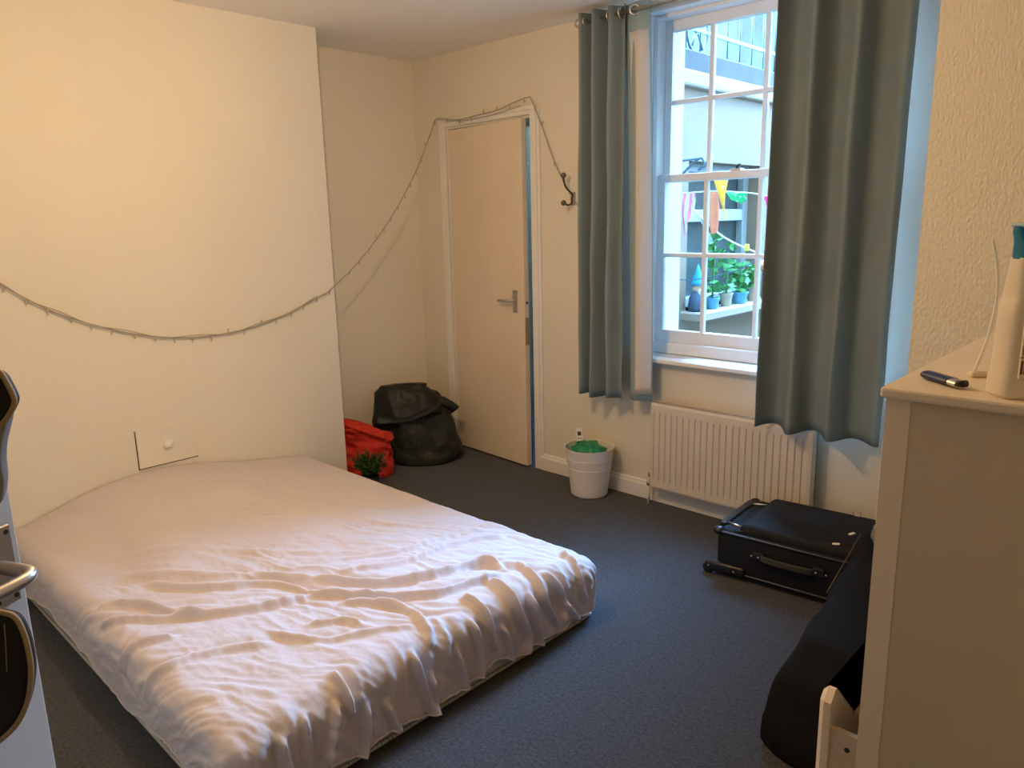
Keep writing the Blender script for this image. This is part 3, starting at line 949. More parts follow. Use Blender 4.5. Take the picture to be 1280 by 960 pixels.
# ------------------------------------------------------------------ mattress and bed cover
BXH, BXF, BY0, BY1 = -3.526, -1.566, 0.638, 2.062      # head, foot, near side, far side
mt = thing('mattress', 'low grey-green patterned mattress lying on the carpet under the pale cover', 'mattress', (0, 0, 0))
bm = bmesh.new()
box(bm, (BXH, BY0 + .014, 0.0), (BXF - .014, BY1 - .014, .195), .03, 4)
o = obj('body', bm, M_mattress, mt)
smooth_by_angle(o, 40)
# dotted side fabric
nt = M_mattress.node_tree
vo = nt.nodes.new('ShaderNodeTexVoronoi'); vo.inputs['Scale'].default_value = 75; vo.inputs['Randomness'].default_value = 0.3
mpn = [n for n in nt.nodes if n.type == 'MAPPING'][0]
nt.links.new(mpn.outputs['Vector'], vo.inputs['Vector'])
rmp = nt.nodes.new('ShaderNodeValToRGB')
rmp.color_ramp.elements[0].position = .18; rmp.color_ramp.elements[0].color = (.25, .25, .25, 1)
rmp.color_ramp.elements[1].position = .28; rmp.color_ramp.elements[1].color = (1, 1, 1, 1)
nt.links.new(vo.outputs['Distance'], rmp.inputs['Fac'])
mxn = nt.nodes.new('ShaderNodeMix'); mxn.data_type = 'RGBA'; mxn.blend_type = 'MULTIPLY'; mxn.inputs['Factor'].default_value = .8
old = [l for l in nt.links if l.to_socket.name == 'Base Color'][0]
src = old.from_socket
nt.links.remove(old)
nt.links.new(src, mxn.inputs['A']); nt.links.new(rmp.outputs['Color'], mxn.inputs['B'])
nt.links.new(mxn.outputs['Result'], nt.nodes['Principled BSDF'].inputs['Base Color'])
for z in (.012, .178):
    loop = [(BXH + .02, BY0 + .013, z), (BXF - .03, BY0 + .013, z), (BXF - .017, BY0 + .03, z), (BXF - .012, BY0 + .06, z), (BXF - .012, BY1 - .06, z), (BXF - .017, BY1 - .03, z), (BXF - .03, BY1 - .013, z), (BXH + .02, BY1 - .013, z)]
    otube('piping', loop, .006, M_mattress, mt, 6)

FOLDS=[
  ([(-2.678, 0.807), (-2.458, 0.976), (-2.326, 1.09), (-2.115, 1.235)],0.016,0.03),
  ([(-2.543, 0.839), (-2.409, 0.91), (-2.313, 0.995), (-2.23, 1.112), (-2.051, 1.165)],0.02,0.018),
  ([(-2.521, 0.69), (-2.422, 0.763), (-2.278, 0.815), (-2.173, 0.888), (-2.092, 1.012), (-2.032, 1.153)],0.024,0.02),
  ([(-2.433, 0.653), (-2.327, 0.727), (-2.199, 0.859)],0.018,0.018),
  ([(-2.219, 0.595), (-2.191, 0.676), (-2.139, 0.757)],0.018,0.016),
  ([(-2.039, 0.592), (-2.007, 0.702), (-1.961, 0.824), (-1.887, 0.923)],0.014,0.02),
  ([(-2.115, 1.235), (-2.033, 1.276), (-1.932, 1.372), (-1.846, 1.524), (-1.804, 1.708), (-1.704, 1.711)],0.028,0.02),
  ([(-2.104, 1.324), (-2.006, 1.516), (-1.992, 1.752), (-1.936, 1.928)],0.014,0.018),
  ([(-2.19, 1.382), (-2.09, 1.557), (-2.075, 1.778), (-2.03, 1.951)],0.01,0.016),
  ([(-2.042, 1.159), (-1.954, 1.222), (-1.752, 1.399), (-1.711, 1.543), (-1.687, 1.663)],0.026,0.018),
  ([(-1.681, 1.607), (-1.558, 1.611), (-1.45, 1.658), (-1.401, 1.637)],0.03,0.018),
  ([(-1.562, 1.68), (-1.445, 1.709), (-1.37, 1.719)],0.028,0.016),
  ([(-1.701, 1.781), (-1.553, 1.74), (-1.432, 1.813)],0.022,0.016),
  ([(-1.608, 1.795), (-1.497, 1.848), (-1.427, 1.847)],0.02,0.016),
  ([(-1.671, 1.982), (-1.556, 1.941), (-1.465, 1.968)],0.018,0.018),
  ([(-1.909, 1.192), (-1.81, 1.28), (-1.687, 1.303), (-1.57, 1.262)],0.022,0.018),
  ([(-1.651, 1.466), (-1.553, 1.487), (-1.449, 1.504)],0.024,0.016),
  ([(-1.885, 1.054), (-1.819, 1.143), (-1.766, 1.152)],0.014,0.016),
  ([(-1.937, 0.959), (-1.791, 1.03), (-1.704, 1.165), (-1.632, 1.258)],0.012,0.018),
  ([(-1.622, 0.963), (-1.511, 0.969)],0.024,0.016),
  ([(-1.549, 0.928), (-1.417, 0.885)],0.026,0.015),
  ([(-1.51, 1.018), (-1.425, 1.003), (-1.356, 0.964)],0.024,0.014),
  ([(-1.57, 1.185), (-1.446, 1.224), (-1.339, 1.267)],0.026,0.015),
  ([(-1.547, 0.769), (-1.434, 0.78)],0.024,0.016),
  ([(-1.484, 1.083), (-1.349, 1.127)],0.026,0.014),
  ([(-1.491, 1.245), (-1.344, 1.258)],0.024,0.014),
  ([(-1.568, 1.419), (-1.447, 1.447), (-1.351, 1.415)],0.026,0.016),
  ([(-1.518, 1.35), (-1.397, 1.377), (-1.333, 1.341)],0.022,0.014),
  ([(-1.516, 1.543), (-1.416, 1.576), (-1.341, 1.551)],0.022,0.014),
  ([(-1.57, 0.838), (-1.433, 0.837)],0.018,0.014),
  ([(-2.913, 0.845), (-2.658, 1.066), (-2.303, 1.354), (-2.078, 1.622)],0.008,0.03),
  ([(-1.499, 1.835), (-1.425, 1.904), (-1.367, 1.931)],0.018,0.014),
]


RAD = .062
ARC = RAD * math.pi / 2
LNOM = ARC + .125
def seg_dist(px, py, poly):
    best = np.full(px.shape, 1e9)
    tt = np.zeros(px.shape)
    n = len(poly) - 1
    for i in range(n):
        ax, ay = poly[i]; bx, by = poly[i + 1]
        dx, dy = bx - ax, by - ay
        L2 = dx * dx + dy * dy + 1e-12
        t = np.clip(((px - ax) * dx + (py - ay) * dy) / L2, 0, 1)
        d = np.hypot(px - ax - t * dx, py - ay - t * dy)
        m = d < best
        best = np.where(m, d, best)
        tt = np.where(m, (i + t) / n, tt)
    return best, tt
NU, NV = 400, 316
u0, u1 = BXH, BXF - RAD + LNOM
v0, v1 = BY0 + RAD - LNOM, BY1 - RAD + LNOM
U, V = np.meshgrid(np.linspace(u0, u1, NU), np.linspace(v0, v1, NV), indexing='ij')
uc = np.minimum(U, BXF - RAD)
vc = np.clip(V, BY0 + RAD, BY1 - RAD)
# height of the top: a mound at the head, softly falling to the edges
head = np.interp(vc, [.68, .79, .92, 1.05, 1.20, 1.33, 1.45, 1.65, 1.92, 2.06], [.235, .268, .310, .338, .352, .348, .333, .290, .246, .222])
body = .246 + .018 * np.exp(-((vc - 1.30) / .45) ** 2) - .016 * np.exp(-((vc - 2.0) / .12) ** 2)
wgt = 1 / (1 + np.exp((uc + 2.98) / .13))
ztop = body * (1 - wgt) + head * wgt
ztop -= .030 * np.exp(-(((uc + 2.86) / .22) ** 2 + ((vc - .83) / .12) ** 2))      # hollow near the left side
ztop += .020 * np.exp(-(((uc + 2.65) / .22) ** 2 + ((vc - .95) / .16) ** 2))
ztop -= .010 * np.exp(-(((uc + 2.35) / .30) ** 2 + ((vc - 1.85) / .10) ** 2))
du = np.maximum(0, U - (BXF - RAD))
dv = np.where(V < BY0 + RAD, BY0 + RAD - V, np.maximum(0, V - (BY1 - RAD)))
sg = np.where(V < BY0 + RAD, -1.0, 1.0)
dd = np.hypot(du, dv)
dirx = np.where(dd > 1e-9, du / np.maximum(dd, 1e-9), 0)
diry = np.where(dd > 1e-9, dv / np.maximum(dd, 1e-9), 0)
d = np.minimum(dd, LNOM)
ang = np.minimum(d, ARC) / RAD
hz = RAD * np.sin(ang)
dr_ = RAD * (1 - np.cos(ang))
rng = np.random.default_rng(5)
def wav(s, ks, amps, seed):
    r = np.random.default_rng(seed)
    return sum(a * np.sin(s * k + r.uniform(0, 6.28)) for k, a in zip(ks, amps))
hem_foot = .052 + wav(vc * 1.0, (9, 17, 31, 52), (.008, .007, .006, .004), 3)
hem_near = .078 + wav(uc * 1.0, (6, 13, 29), (.020, .010, .006), 4)
hem_far = .060 + wav(uc * 1.0, (7, 15), (.010, .006), 6)
side_w = diry ** 2
hem = hem_foot * (1 - side_w) + np.where(sg < 0, hem_near, hem_far) * side_w
hem = np.maximum(hem, .012)
vert = np.maximum(0, d - ARC) / (LNOM - ARC) * (ztop - RAD - hem)
X = uc + dirx * hz
Y = vc + sg * diry * hz
Z = ztop - dr_ - vert
# folds
disp = np.zeros_like(X)
for poly, a, w in FOLDS:
    # smooth the traced line
    cm = catmull([(p[0], p[1], 0) for p in poly], 6)
    ds, tt = seg_dist(U, V, [(p.x, p.y) for p in cm])
    fade = np.clip(np.minimum(tt, 1 - tt) * 6 + .35, 0, 1)
    q = ds / (w * .62)
    disp += a * .80 * fade * (np.exp(-q ** 2 * .9) * 1.15 - .30 * np.exp(-((q - 2.0) / 1.1) ** 2))
fine = np.zeros_like(X)
cs, sn = math.cos(.52), math.sin(.52)
fl = lambda p, s, o: mnoise.fractal(Vector(p) * s, 1.0, 2.0, o)
amp = np.clip((U + 3.15) / .8, .32, 1) * np.clip((2.15 - V) / .5 + (U > -2.1) * .8, .25, 1)
for i in range(NU):
    for j in range(NV):
        a, b = U[i, j], V[i, j]
        wob = fl((a, b, 2.0), 2.5, 2) * .10
        p = a * cs + b * sn
        q = -a * sn + b * cs + wob
        n1 = 1 - abs(fl((p * 1.3, q * 7.5, 1.0), 1.0, 3)) * 2.0
        n2 = fl((a, b, 5.0), 11, 3)
        n4 = 1 - abs(fl((a * 5 + wob * 30, b * 15, 8.0), 1.0, 3)) * 2.2
        n5 = 1 - abs(fl((p * 6, q * 22, 4.0), 1.0, 2)) * 2.2
        n3 = 1 - abs(fl((b * 11, a * 2.2, 3.0), 1.0, 2)) * 2.0
        f = min(1.0, max(0.0, (a - (BXF - RAD - .06)) / .10))
        fine[i, j] = (.0095 * n1 * (1 - f) + .009 * n3 * f) * amp[i, j] + .0022 * n2 + (.0022 * n4 + .0034 * n5) * amp[i, j]
disp += fine
P = np.stack([X, Y, Z], -1)
Nn = np.cross(np.gradient(P, axis=0), np.gradient(P, axis=1))
ln = np.linalg.norm(Nn, axis=-1, keepdims=True)
Nn = np.where(ln > 1e-9, Nn / np.maximum(ln, 1e-9), np.array([0, 0, 1.0]))
Nn = np.where(Nn[..., 2:3] < -.2, -Nn, Nn)
edge = np.clip((U - u0) / .05, 0, 1)
P = P + Nn * (np.maximum(disp, -.016) * edge)[..., None] + Nn * .004
P[..., 2] = np.maximum(P[..., 2], .008)
P[..., 0] = np.maximum(P[..., 0], XC + .003)
bc = thing('bed_cover', 'crumpled pinkish-white cotton cover spread over the floor mattress', 'bed cover', (0, 0, 0))
keep = (dd <= LNOM + .008)
me = bpy.data.meshes.new('cloth')
faces = []
idx = np.arange(NU * NV).reshape(NU, NV)
for i in range(NU - 1):
    for j in range(NV - 1):
        if keep[i, j] and keep[i + 1, j] and keep[i, j + 1] and keep[i + 1, j + 1]:
            faces.append((idx[i, j], idx[i + 1, j], idx[i + 1, j + 1], idx[i, j + 1]))
me.from_pydata([tuple(p) for p in P.reshape(-1, 3)], [], [tuple(int(k) for k in f) for f in faces])
bmt = bmesh.new(); bmt.from_mesh(me)
bmesh.ops.delete(bmt, geom=[v for v in bmt.verts if not v.link_faces], context='VERTS')
bmt.to_mesh(me); bmt.free()
me.polygons.foreach_set('use_smooth', [True] * len(me.polygons))
me.materials.append(M_sheet)
o = bpy.data.objects.new('cloth', me)
COL.objects.link(o); o.parent = bc
md = o.modifiers.new('t', 'SOLIDIFY'); md.thickness = .004; md.offset = -1
hp = [tuple(P[NU - 1, j]) for j in range(NV) if dv[NU - 1, j] == 0.0]
hp = [(a + .002, b, max(.006, c)) for a, b, c in hp[::2]]
otube('hem', hp, .0038, M_sheet, bc, 6)
hp = [tuple(P[i, 0]) for i in range(NU) if du[i, 0] == 0.0]
otube('hem', [(a, b - .002, max(.006, c)) for a, b, c in hp[::2]], .0038, M_sheet, bc, 6)

# ------------------------------------------------------------------ fairy lights
fs = thing('fairy_lights', 'unlit string of fairy lights swagged across the chimney wall and over the cupboard door', 'fairy lights', (0, 0, 0))
swag = [(-3.522, -.02, 1.60), (-3.522, .55, 1.40), (-3.522, .764, 1.246), (-3.522, .917, 1.133), (-3.522, 1.089, 1.047), (-3.522, 1.28, .981), (-3.522, 1.494, .944), (-3.522, 1.734, .948),
        (-3.522, 1.956, .992), (-3.522, 2.2, 1.078), (-3.520, 2.277, 1.115), (-3.545, 2.50, 1.265), (-3.580, 2.75, 1.49), (-3.615, 2.98, 1.76), (-3.640, 3.160, 2.052)]
cp = catmull(swag, 8)
otube('wire', cp, .0030, M_wire, fs, 6)
cp2 = [p + Vector((.003, 0, .006 * math.sin(i * .55) + .004)) for i, p in enumerate(cp[:72])]
otube('wire', cp2, .0021, M_wire, fs, 6)
over = catmull([(-3.640, 3.160, 2.052), (-3.60, 3.162, 2.058), (-3.45, 3.164, 2.035), (-3.30, 3.160, 2.040), (-3.12, 3.162, 2.050), (-3.0, 3.165, 2.075), (-2.885, 3.165, 2.092), (-2.855, 3.165, 2.07),
                (-2.80, 3.185, 1.93), (-2.72, 3.188, 1.75), (-2.63, 3.19, 1.60), (-2.545, 3.19, 1.50), (-2.46, 3.19, 1.44)], 8)
otube('wire', over, .0030, M_wire, fs, 6)
otube('wire', catmull([(-3.62, 3.166, 2.05), (-3.4, 3.160, 2.024), (-3.15, 3.158, 2.030), (-2.93, 3.160, 2.055)], 8), .0022, M_wire, fs, 6)
bm = bmesh.new()
lathe(bm, [(.0022, 0), (.0032, .006), (.0034, .018), (.0024, .024), (.0006, .026)], 8, cap_bottom=True, cap_top=True)
bulb_me = None
rngb = random.Random(11)
def along(pts, step):
    out, acc = [], 0.0
    for a, b in zip(pts, pts[1:]):
        L = (b - a).length
        while acc + L >= step:
            r = (step - acc) / L
            a = a.lerp(b, r)
            L = (b - a).length
            out.append(a.copy())
            acc = 0.0
        acc += L
    return out
b0 = obj('bulb', bm, M_bulbc, fs, True)
first = True
for p in along(cp, .088) + along(over, .105):
    o = b0 if first else b0.copy()
    if not first:
        COL.objects.link(o)
    first = False
    o.parent = fs
    o.location = p
    up = rngb.random() < .16
    o.rotation_euler = ((0.0 if up else math.pi) + rngb.uniform(-.35, .35), rngb.uniform(-.25, .25), 0)

# ------------------------------------------------------------------ coat hook
hk = thing('coat_hook', 'dark metal double coat hook with ball ends on the wall beside the left curtain', 'hook', (-2.600, YW, 1.553))
bm = bmesh.new()
box(bm, (-.014, -.005, -.034), (.014, 0, .034), .004, 2)
obj('back_plate', bm, M_greycloth, hk)
otube('upper_arm', catmull([(0, -.004, .016), (0, -.016, .026), (-.002, -.035, .040), (-.004, -.056, .056), (-.006, -.068, .080), (-.007, -.072, .104)], 6), .0045, M_iron, hk, 8)
otube('lower_arm', catmull([(0, -.006, .018), (0, -.014, 0), (0, -.018, -.022), (-.002, -.034, -.032), (-.004, -.052, -.031), (-.005, -.066, -.026)], 6), .0045, M_iron, hk, 8)
for p in ((-.007, -.072, .118), (-.005, -.076, -.022)):
    bm = bmesh.new()
    bmesh.ops.create_uvsphere(bm, u_segments=18, v_segments=12, radius=.0145)
    obj('ball_end', bm, mat('aged_brass', (.17, .14, .11), .4, metal=.7, var=.2, vscale=60), hk, True, p)

# ------------------------------------------------------------------ suitcase lying flat
sc_ = thing('suitcase', 'black wheeled fabric suitcase lying flat below the right curtain', 'suitcase', (-1.405, 2.640, 0), math.radians(4.6))
SL, SW, SH = .565, .405, .205
bm = bmesh.new()
box(bm, (0, 0, .012), (SL, SW, SH), .028, 4)
o = obj('shell', bm, M_nylon, sc_); smooth_by_angle(o, 40)
bm = bmesh.new()
vsx = box(bm, (.055, .012, SH - .03), (SL - .012, SW - .012, SH + .034), .030, 4)
for v in bm.verts:
    if v.co.z > SH and v.co.x < .12:
        v.co.x += .03
o = obj('lid_pocket', bm, M_nylon, sc_); smooth_by_angle(o, 40)
def rim(z, ins, r):
    q = []
    for cx, cy, a0 in ((SL - .03 - ins, .03 + ins, -90), (SL - .03 - ins, SW - .03 - ins, 0), (.03 + ins, SW - .03 - ins, 90), (.03 + ins, .03 + ins, 180)):
        for k in range(5):
            a = math.radians(a0 + k * 22.5)
            q.append((cx + .03 * math.cos(a), cy + .03 * math.sin(a), z))
    return q
otube('piping', rim(SH - .012, -.001, 0), .006, M_blkplastic, sc_, 8, True)
otube('piping', rim(.03, -.001, 0), .006, M_blkplastic, sc_, 8, True)
for y in (.055, SW - .055):
    otube('handle_tube', [(.016, y + (.02 if y < .2 else -.02), SH + .002), (.085, y, SH + .004)], .005, M_steel, sc_, 8)
bm = bmesh.new()
box(bm, (-.010, .05, SH - .012), (.022, SW - .05, SH + .010), .008, 2)
obj('handle_grip', bm, M_blkplastic, sc_)
for y in (.012, SW - .012):
    bm = bmesh.new()
    bmesh.ops.create_uvsphere(bm, u_segments=16, v_segments=10, radius=.024)
    o = obj('corner_guard', bm, M_blkplastic, sc_, True, (.008, y, SH - .012)); o.scale = (1, 1, .75)
for y in (-.012, SW - .016):
    bm = bmesh.new()
    box(bm, (-.040, y - .004, .012), (.130, y + .030, .062), .014, 3)
    for v in bm.verts:
        if v.co.x > .05:
            v.co.z = .012 + (v.co.z - .012) * .8 + .012
    o = obj('wheel_housing', bm, M_blkplastic, sc_); smooth_by_angle(o, 40)
    bm = bmesh.new()
    lathe(bm, [(.010, -.011), (.022, -.011), (.024, -.006), (.024, .006), (.022, .011), (.010, .011)], 18, M=Matrix.Translation((-.028, y + .014, .025)) @ Matrix.Rotation(math.radians(90), 4, 'X'), cap_bottom=True, cap_top=True)
    obj('wheel', bm, M_blkplastic, sc_)
    for x in (-.022, .085):
        bm = bmesh.new()
        bmesh.ops.create_uvsphere(bm, u_segments=8, v_segments=6, radius=.004)
        obj('rivet', bm, M_steel, sc_, True, (x, y - .005, .040))
bm = bmesh.new()
P_ = [(.190, -.004, .128), (.205, -.020, .130), (.250, -.028, .130), (.340, -.028, .130), (.385, -.022, .130), (.400, -.004, .128)]
for dz in (-.007, 0, .007):
    tube(bm, [(a, b, c + dz) for a, b, c in P_], .006, 6)
obj('side_handle', bm, mat('grey_webbing', (.055, .055, .05), .8, var=.2, vscale=60), sc_, True)
for x in (.180, .412):
    obox('handle_mount', (x - .022, -.010, .112), (x + .022, .004, .146), M_blkplastic, sc_, .004, 2)
for x in (.155, .182, .230, .372, .402, .440):
    bm = bmesh.new()
    bmesh.ops.create_uvsphere(bm, u_segments=8, v_segments=6, radius=.0045)
    obj('rivet', bm, M_steel, sc_, True, (x, -.012, .128))
for x, y, a in ((.455, .035, .3), (.475, .165, 1.0)):
    bm = bmesh.new()
    box(bm, (-.013, -.006, 0), (.013, .006, .004), .002, 2)
    obj('zip_pull', bm, M_whitepl, sc_, False, (x, y, SH + .035), (0.15, -.1, a))
otube('ring', [(.44 + .016 * math.cos(a), .365, SH + .046 + .013 * math.sin(a)) for a in [2 * math.pi * i / 16 for i in range(16)]], .002, M_steel, sc_, 6, True)

# ------------------------------------------------------------------ soft black bag on the floor beside the chest
hb = thing('holdall', 'large soft black holdall on the carpet between the suitcase and the chest of drawers', 'bag', (0, 0, 0))
secs = [(1.765, .010, -.70, -.62), (1.775, .05, -.755, -.60), (1.80, .10, -.800, -.585), (1.85, .19, -.800, -.58), (1.95, .275, -.785, -.58), (2.08, .305, -.790, -.58), (2.20, .318, -.796, -.58), (2.40, .352, -.815, -.58), (2.54, .395, -.822, -.60), (2.60, .385, -.815, -.62), (2.615, .24, -.79, -.66), (2.612, .05, -.74, -.68)]
ysm = np.linspace(0, len(secs) - 1, 60)
bm = bmesh.new()
rows = []
for s in ysm:
    i = min(int(s), len(secs) - 2); f = s - i
    yv, hv, xa, xb = [secs[i][k] * (1 - f) + secs[i + 1][k] * f for k in range(4)]
    row = []
    for k in range(40):
        a = 2 * math.pi * k / 40
        ca, sa = math.cos(a), math.sin(a)
        x = (xa + xb) / 2 + (xb - xa) / 2 * math.copysign(abs(ca) ** .36, ca)
        z = hv / 2 + hv / 2 * math.copysign(abs(sa) ** .36, sa)
        n = .010 * fbm((x, yv, z), 9, 3)
        row.append(bm.verts.new((x + ca * n, yv, max(.001, z + sa * n))))
    rows.append(row)
for A, B in zip(rows, rows[1:]):
    for k in range(40):
        bm.faces.new((A[k], A[(k + 1) % 40], B[(k + 1) % 40], B[k]))
bm.faces.new(rows[0][::-1]); bm.faces.new(rows[-1])
obj('body', bm, M_nylon2, hb, True)
otube('piping', catmull([(-.792, 2.20, .302), (-.803, 2.33, .325), (-.810, 2.44, .350), (-.815, 2.54, .378)], 6), .0018, M_tan, hb, 6)
po_ = thing('pouch', 'small grey-green pouch lying on the black holdall', 'pouch', (-.720, 2.47, .420))
bm = bmesh.new()
bmesh.ops.create_icosphere(bm, subdivisions=3, radius=.04)
for v in bm.verts:
    v.co.y *= 1.3; v.co.z *= .8
    v.co *= 1 + .2 * fbm(v.co, 25)
obj('body', bm, M_pouch, po_, True)
otube('drawstring', [(.03 * math.cos(a), .045 * math.sin(a), .03) for a in [2 * math.pi * i / 14 for i in range(14)]], .003, M_greycloth, po_, 6, True)

def heap(name, label, cat, loc, sx, sy, sz, m, seed):
    t = thing(name, label, cat, loc)
    bm = bmesh.new()
    bmesh.ops.create_icosphere(bm, subdivisions=4, radius=1)
    for v in bm.verts:
        n = v.co.normalized()
        f = 1 + .22 * fbm(n + Vector((seed, 0, 0)), 2.2, 3) + .10 * (1 - abs(fbm(n + Vector((0, seed, 0)), 5, 2)) * 2)
        z = n.z * f
        v.co = Vector((n.x * f * sx, n.y * f * sy, max(0, (z + .75) / 1.75) * sz))
    obj('folds', bm, m, t, True)
    return t
heap('clothes_pile', 'grey-teal pile of clothes on the floor beside the open drawer', 'clothes', (-.475, 1.64, 0), .080, .19, .36, M_clothteal, 4)
heap('clothes_pile', 'brown pile of cloth on the floor between the black holdall and chest', 'clothes', (-.480, 2.13, 0), .080, .15, .38, M_tan, 9)

# ------------------------------------------------------------------ chest of drawers
ch = thing('chest_of_drawers', 'tall cream laminate chest of drawers with its lower drawer pulled out', 'chest of drawers', (0, 0, 0))
CX0, CX1, CY0, CY1, CZ = -.345, .150, 1.150, 1.890, 1.184
bm = bmesh.new()
box(bm, (CX0 - .010, CY0 - .012, CZ), (CX1 + .004, CY1 + .012, CZ + .016), .004, 2)
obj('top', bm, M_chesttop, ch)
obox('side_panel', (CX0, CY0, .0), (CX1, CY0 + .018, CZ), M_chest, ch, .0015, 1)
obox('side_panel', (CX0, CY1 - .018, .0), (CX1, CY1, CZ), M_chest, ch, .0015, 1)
obox('front_lipping', (CX0 - .0035, CY0 - .001, .0), (CX0 + .030, CY0 + .0005, CZ), M_chesttop, ch)
obox('back_panel', (CX1 - .008, CY0 + .018, .02), (CX1, CY1 - .018, CZ), M_raw, ch)
obox('base_panel', (CX0 + .02, CY0 + .018, .06), (CX1 - .008, CY1 - .018, .078), M_chest, ch)
obox('plinth', (CX0 + .02, CY0 + .018, 0), (CX0 + .036, CY1 - .018, .06), M_chest, ch)
for z in (.945, .68, .405):
    obox('rail', (CX0 + .01, CY0 + .018, z - .012), (CX0 + .06, CY1 - .018, z + .006), M_chest, ch)
def drawer(z0, z1, pull, chamfer):
    d = bpy.data.objects.new('drawer', None)
    COL.objects.link(d); d.parent = ch
    y0, y1 = CY0 + .020, CY1 - .020
    xf = CX0 - pull
    # front: cut corners and a dropped upper edge to pull it by
    pts = [(y0, z0 + chamfer), (y0 + chamfer, z0), (y1 - chamfer, z0), (y1, z0 + chamfer), (y1, z1 - chamfer), (y1 - chamfer, z1)]
    dp = min(.165, .62 * (z1 - z0))
    # the upper edge drops between two raised corner posts
    pts += [(y1 - chamfer - .006, z1), (y1 - chamfer - .006 - dp, z1 - dp), (y0 + chamfer + .006 + dp, z1 - dp), (y0 + chamfer + .006, z1), (y0 + chamfer, z1), (y0, z1 - chamfer)]
    bm = bmesh.new()
    prism(bm, pts, xf - .001, xf + .020, 'YZ')
    es = [e for e in bm.edges if abs(e.verts[0].co.x - (xf - .001)) < 1e-6 and abs(e.verts[1].co.x - (xf - .001)) < 1e-6]
    bmesh.ops.bevel(bm, geom=es, offset=.009, segments=1, affect='EDGES')
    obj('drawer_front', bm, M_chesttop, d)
    zt = z1 - .065
    s = obox('drawer_side', (xf + .020, y0 + .004, z0 + .015), (xf + .42, y0 + .016, zt), M_chest, d)
    obox('drawer_side', (xf + .020, y1 - .016, z0 + .015), (xf + .42, y1 - .004, zt), M_chest, d)
    obox('drawer_bottom', (xf + .020, y0 + .016, z0 + .015), (xf + .42, y1 - .016, z0 + .022), M_raw, d)
    obox('drawer_back', (xf + .408, y0 + .016, z0 + .022), (xf + .42, y1 - .016, zt), M_chest, d)
    bm = bmesh.new()
    lathe(bm, [(.001, 0), (.0045, 0), (.0045, .001)], 12, M=Matrix.Translation((xf + .050, y0 + .0038, zt - .028)) @ Matrix.Rotation(math.radians(90), 4, 'X'), cap_top=True)
    obj('screw_hole', bm, M_pot, d)
    return d
drawer(.955, 1.135, .012, .018)
drawer(.690, .935, .000, .012)
drawer(.415, .660, .076, .018)
drawer(.085, .393, .000, .012)

# things on the chest
lt = thing('lighter', 'dark blue plastic cigarette lighter lying on the chest of drawers', 'lighter', (-.290, 1.213, CZ + .016), math.radians(-40))
def oval(bm, x0, x1, ry, rz, n=20, zc=None):
    zc = rz if zc is None else zc
    A = [bm.verts.new((x0, ry * math.cos(2 * math.pi * k / n), zc + rz * math.sin(2 * math.pi * k / n))) for k in range(n)]
    B = [bm.verts.new((x1, ry * math.cos(2 * math.pi * k / n), zc + rz * math.sin(2 * math.pi * k / n))) for k in range(n)]
    for k in range(n):
        bm.faces.new((A[k], A[(k + 1) % n], B[(k + 1) % n], B[k]))
    bm.faces.new(A[::-1]); bm.faces.new(B)
bm = bmesh.new(); oval(bm, -.038, .016, .012, .0065)
o = obj('fuel_body', bm, M_blue, lt); smooth_by_angle(o, 40)
bm = bmesh.new(); oval(bm, -.042, -.038, .0105, .0055, zc=.0065)
o = obj('base_cap', bm, M_blue, lt); smooth_by_angle(o, 40)
bm = bmesh.new(); oval(bm, .016, .034, .0108, .0060, zc=.0065)
o = obj('wind_guard', bm, M_steel, lt); smooth_by_angle(o, 40)
bm = bmesh.new()
lathe(bm, [(.001, -.004), (.005, -.004), (.005, .004), (.001, .004)], 14, M=Matrix.Translation((.034, .004, .0075)) @ Matrix.Rotation(math.radians(90), 4, 'X'))
obj('spark_wheel', bm, M_blkplastic, lt)
obox('thumb_button', (.031, -.009, .004), (.040, -.001, .012), M_blkplastic, lt, .002, 1)

bo = thing('spray_bottle', 'cream plastic spray bottle with a blue trigger head standing on the chest of drawers', 'bottle', (-.187, 1.203, CZ + .016), math.radians(43.7))
def bsec(bm, prof, n=28, e=.55):
    rows = []
    for z, xa, xb, hy in prof:
        row = []
        for k in range(n):
            a = 2 * math.pi * k / n
            ca, sa = math.cos(a), math.sin(a)
            row.append(bm.verts.new(((xa + xb) / 2 + (xb - xa) / 2 * math.copysign(abs(ca) ** e, ca), hy * math.copysign(abs(sa) ** e, sa), z)))
        rows.append(row)
    for A, B in zip(rows, rows[1:]):
        for k in range(n):
            bm.faces.new((A[k], A[(k + 1) % n], B[(k + 1) % n], B[k]))
    bm.faces.new(rows[0][::-1]); bm.faces.new(rows[-1])
bm = bmesh.new()
bsec(bm, [(0, -.045, .056, .028), (.004, -.048, .059, .031), (.028, -.0475, .059, .031), (.032, -.0455, .058, .029), (.10, -.0435, .053, .029), (.126, -.0425, .050, .029), (.130, -.0405, .049, .028), (.142, -.0395, .046, .027), (.165, -.0380, .030, .022), (.183, -.0365, .000, .018), (.186, -.0360, -.001, .018)])
o = obj('body', bm, M_bottle, bo); smooth_by_angle(o, 35)
hd_ = None
bm = bmesh.new()
bsec(bm, [(.184, -.0365, .0005, .018), (.205, -.0365, .0005, .018), (.210, -.0380, .012, .018), (.218, -.0415, .036, .017), (.226, -.0415, .040, .016)], e=.7)
hd_ = obj('trigger_head', bm, M_teal, bo); smooth_by_angle(hd_, 35)
bm = bmesh.new(); box(bm, (-.040, -.014, .2245), (.040, .014, .2305), .003, 2)
obj('head_cap', bm, mat('pale_blue_plastic', (.32, .50, .55), .4, var=.05, vscale=20), bo)
otube('trigger', [(.028, 0, .222), (.038, 0, .200), (.034, 0, .182), (.042, 0, .166)], .006, M_teal, bo, 8)
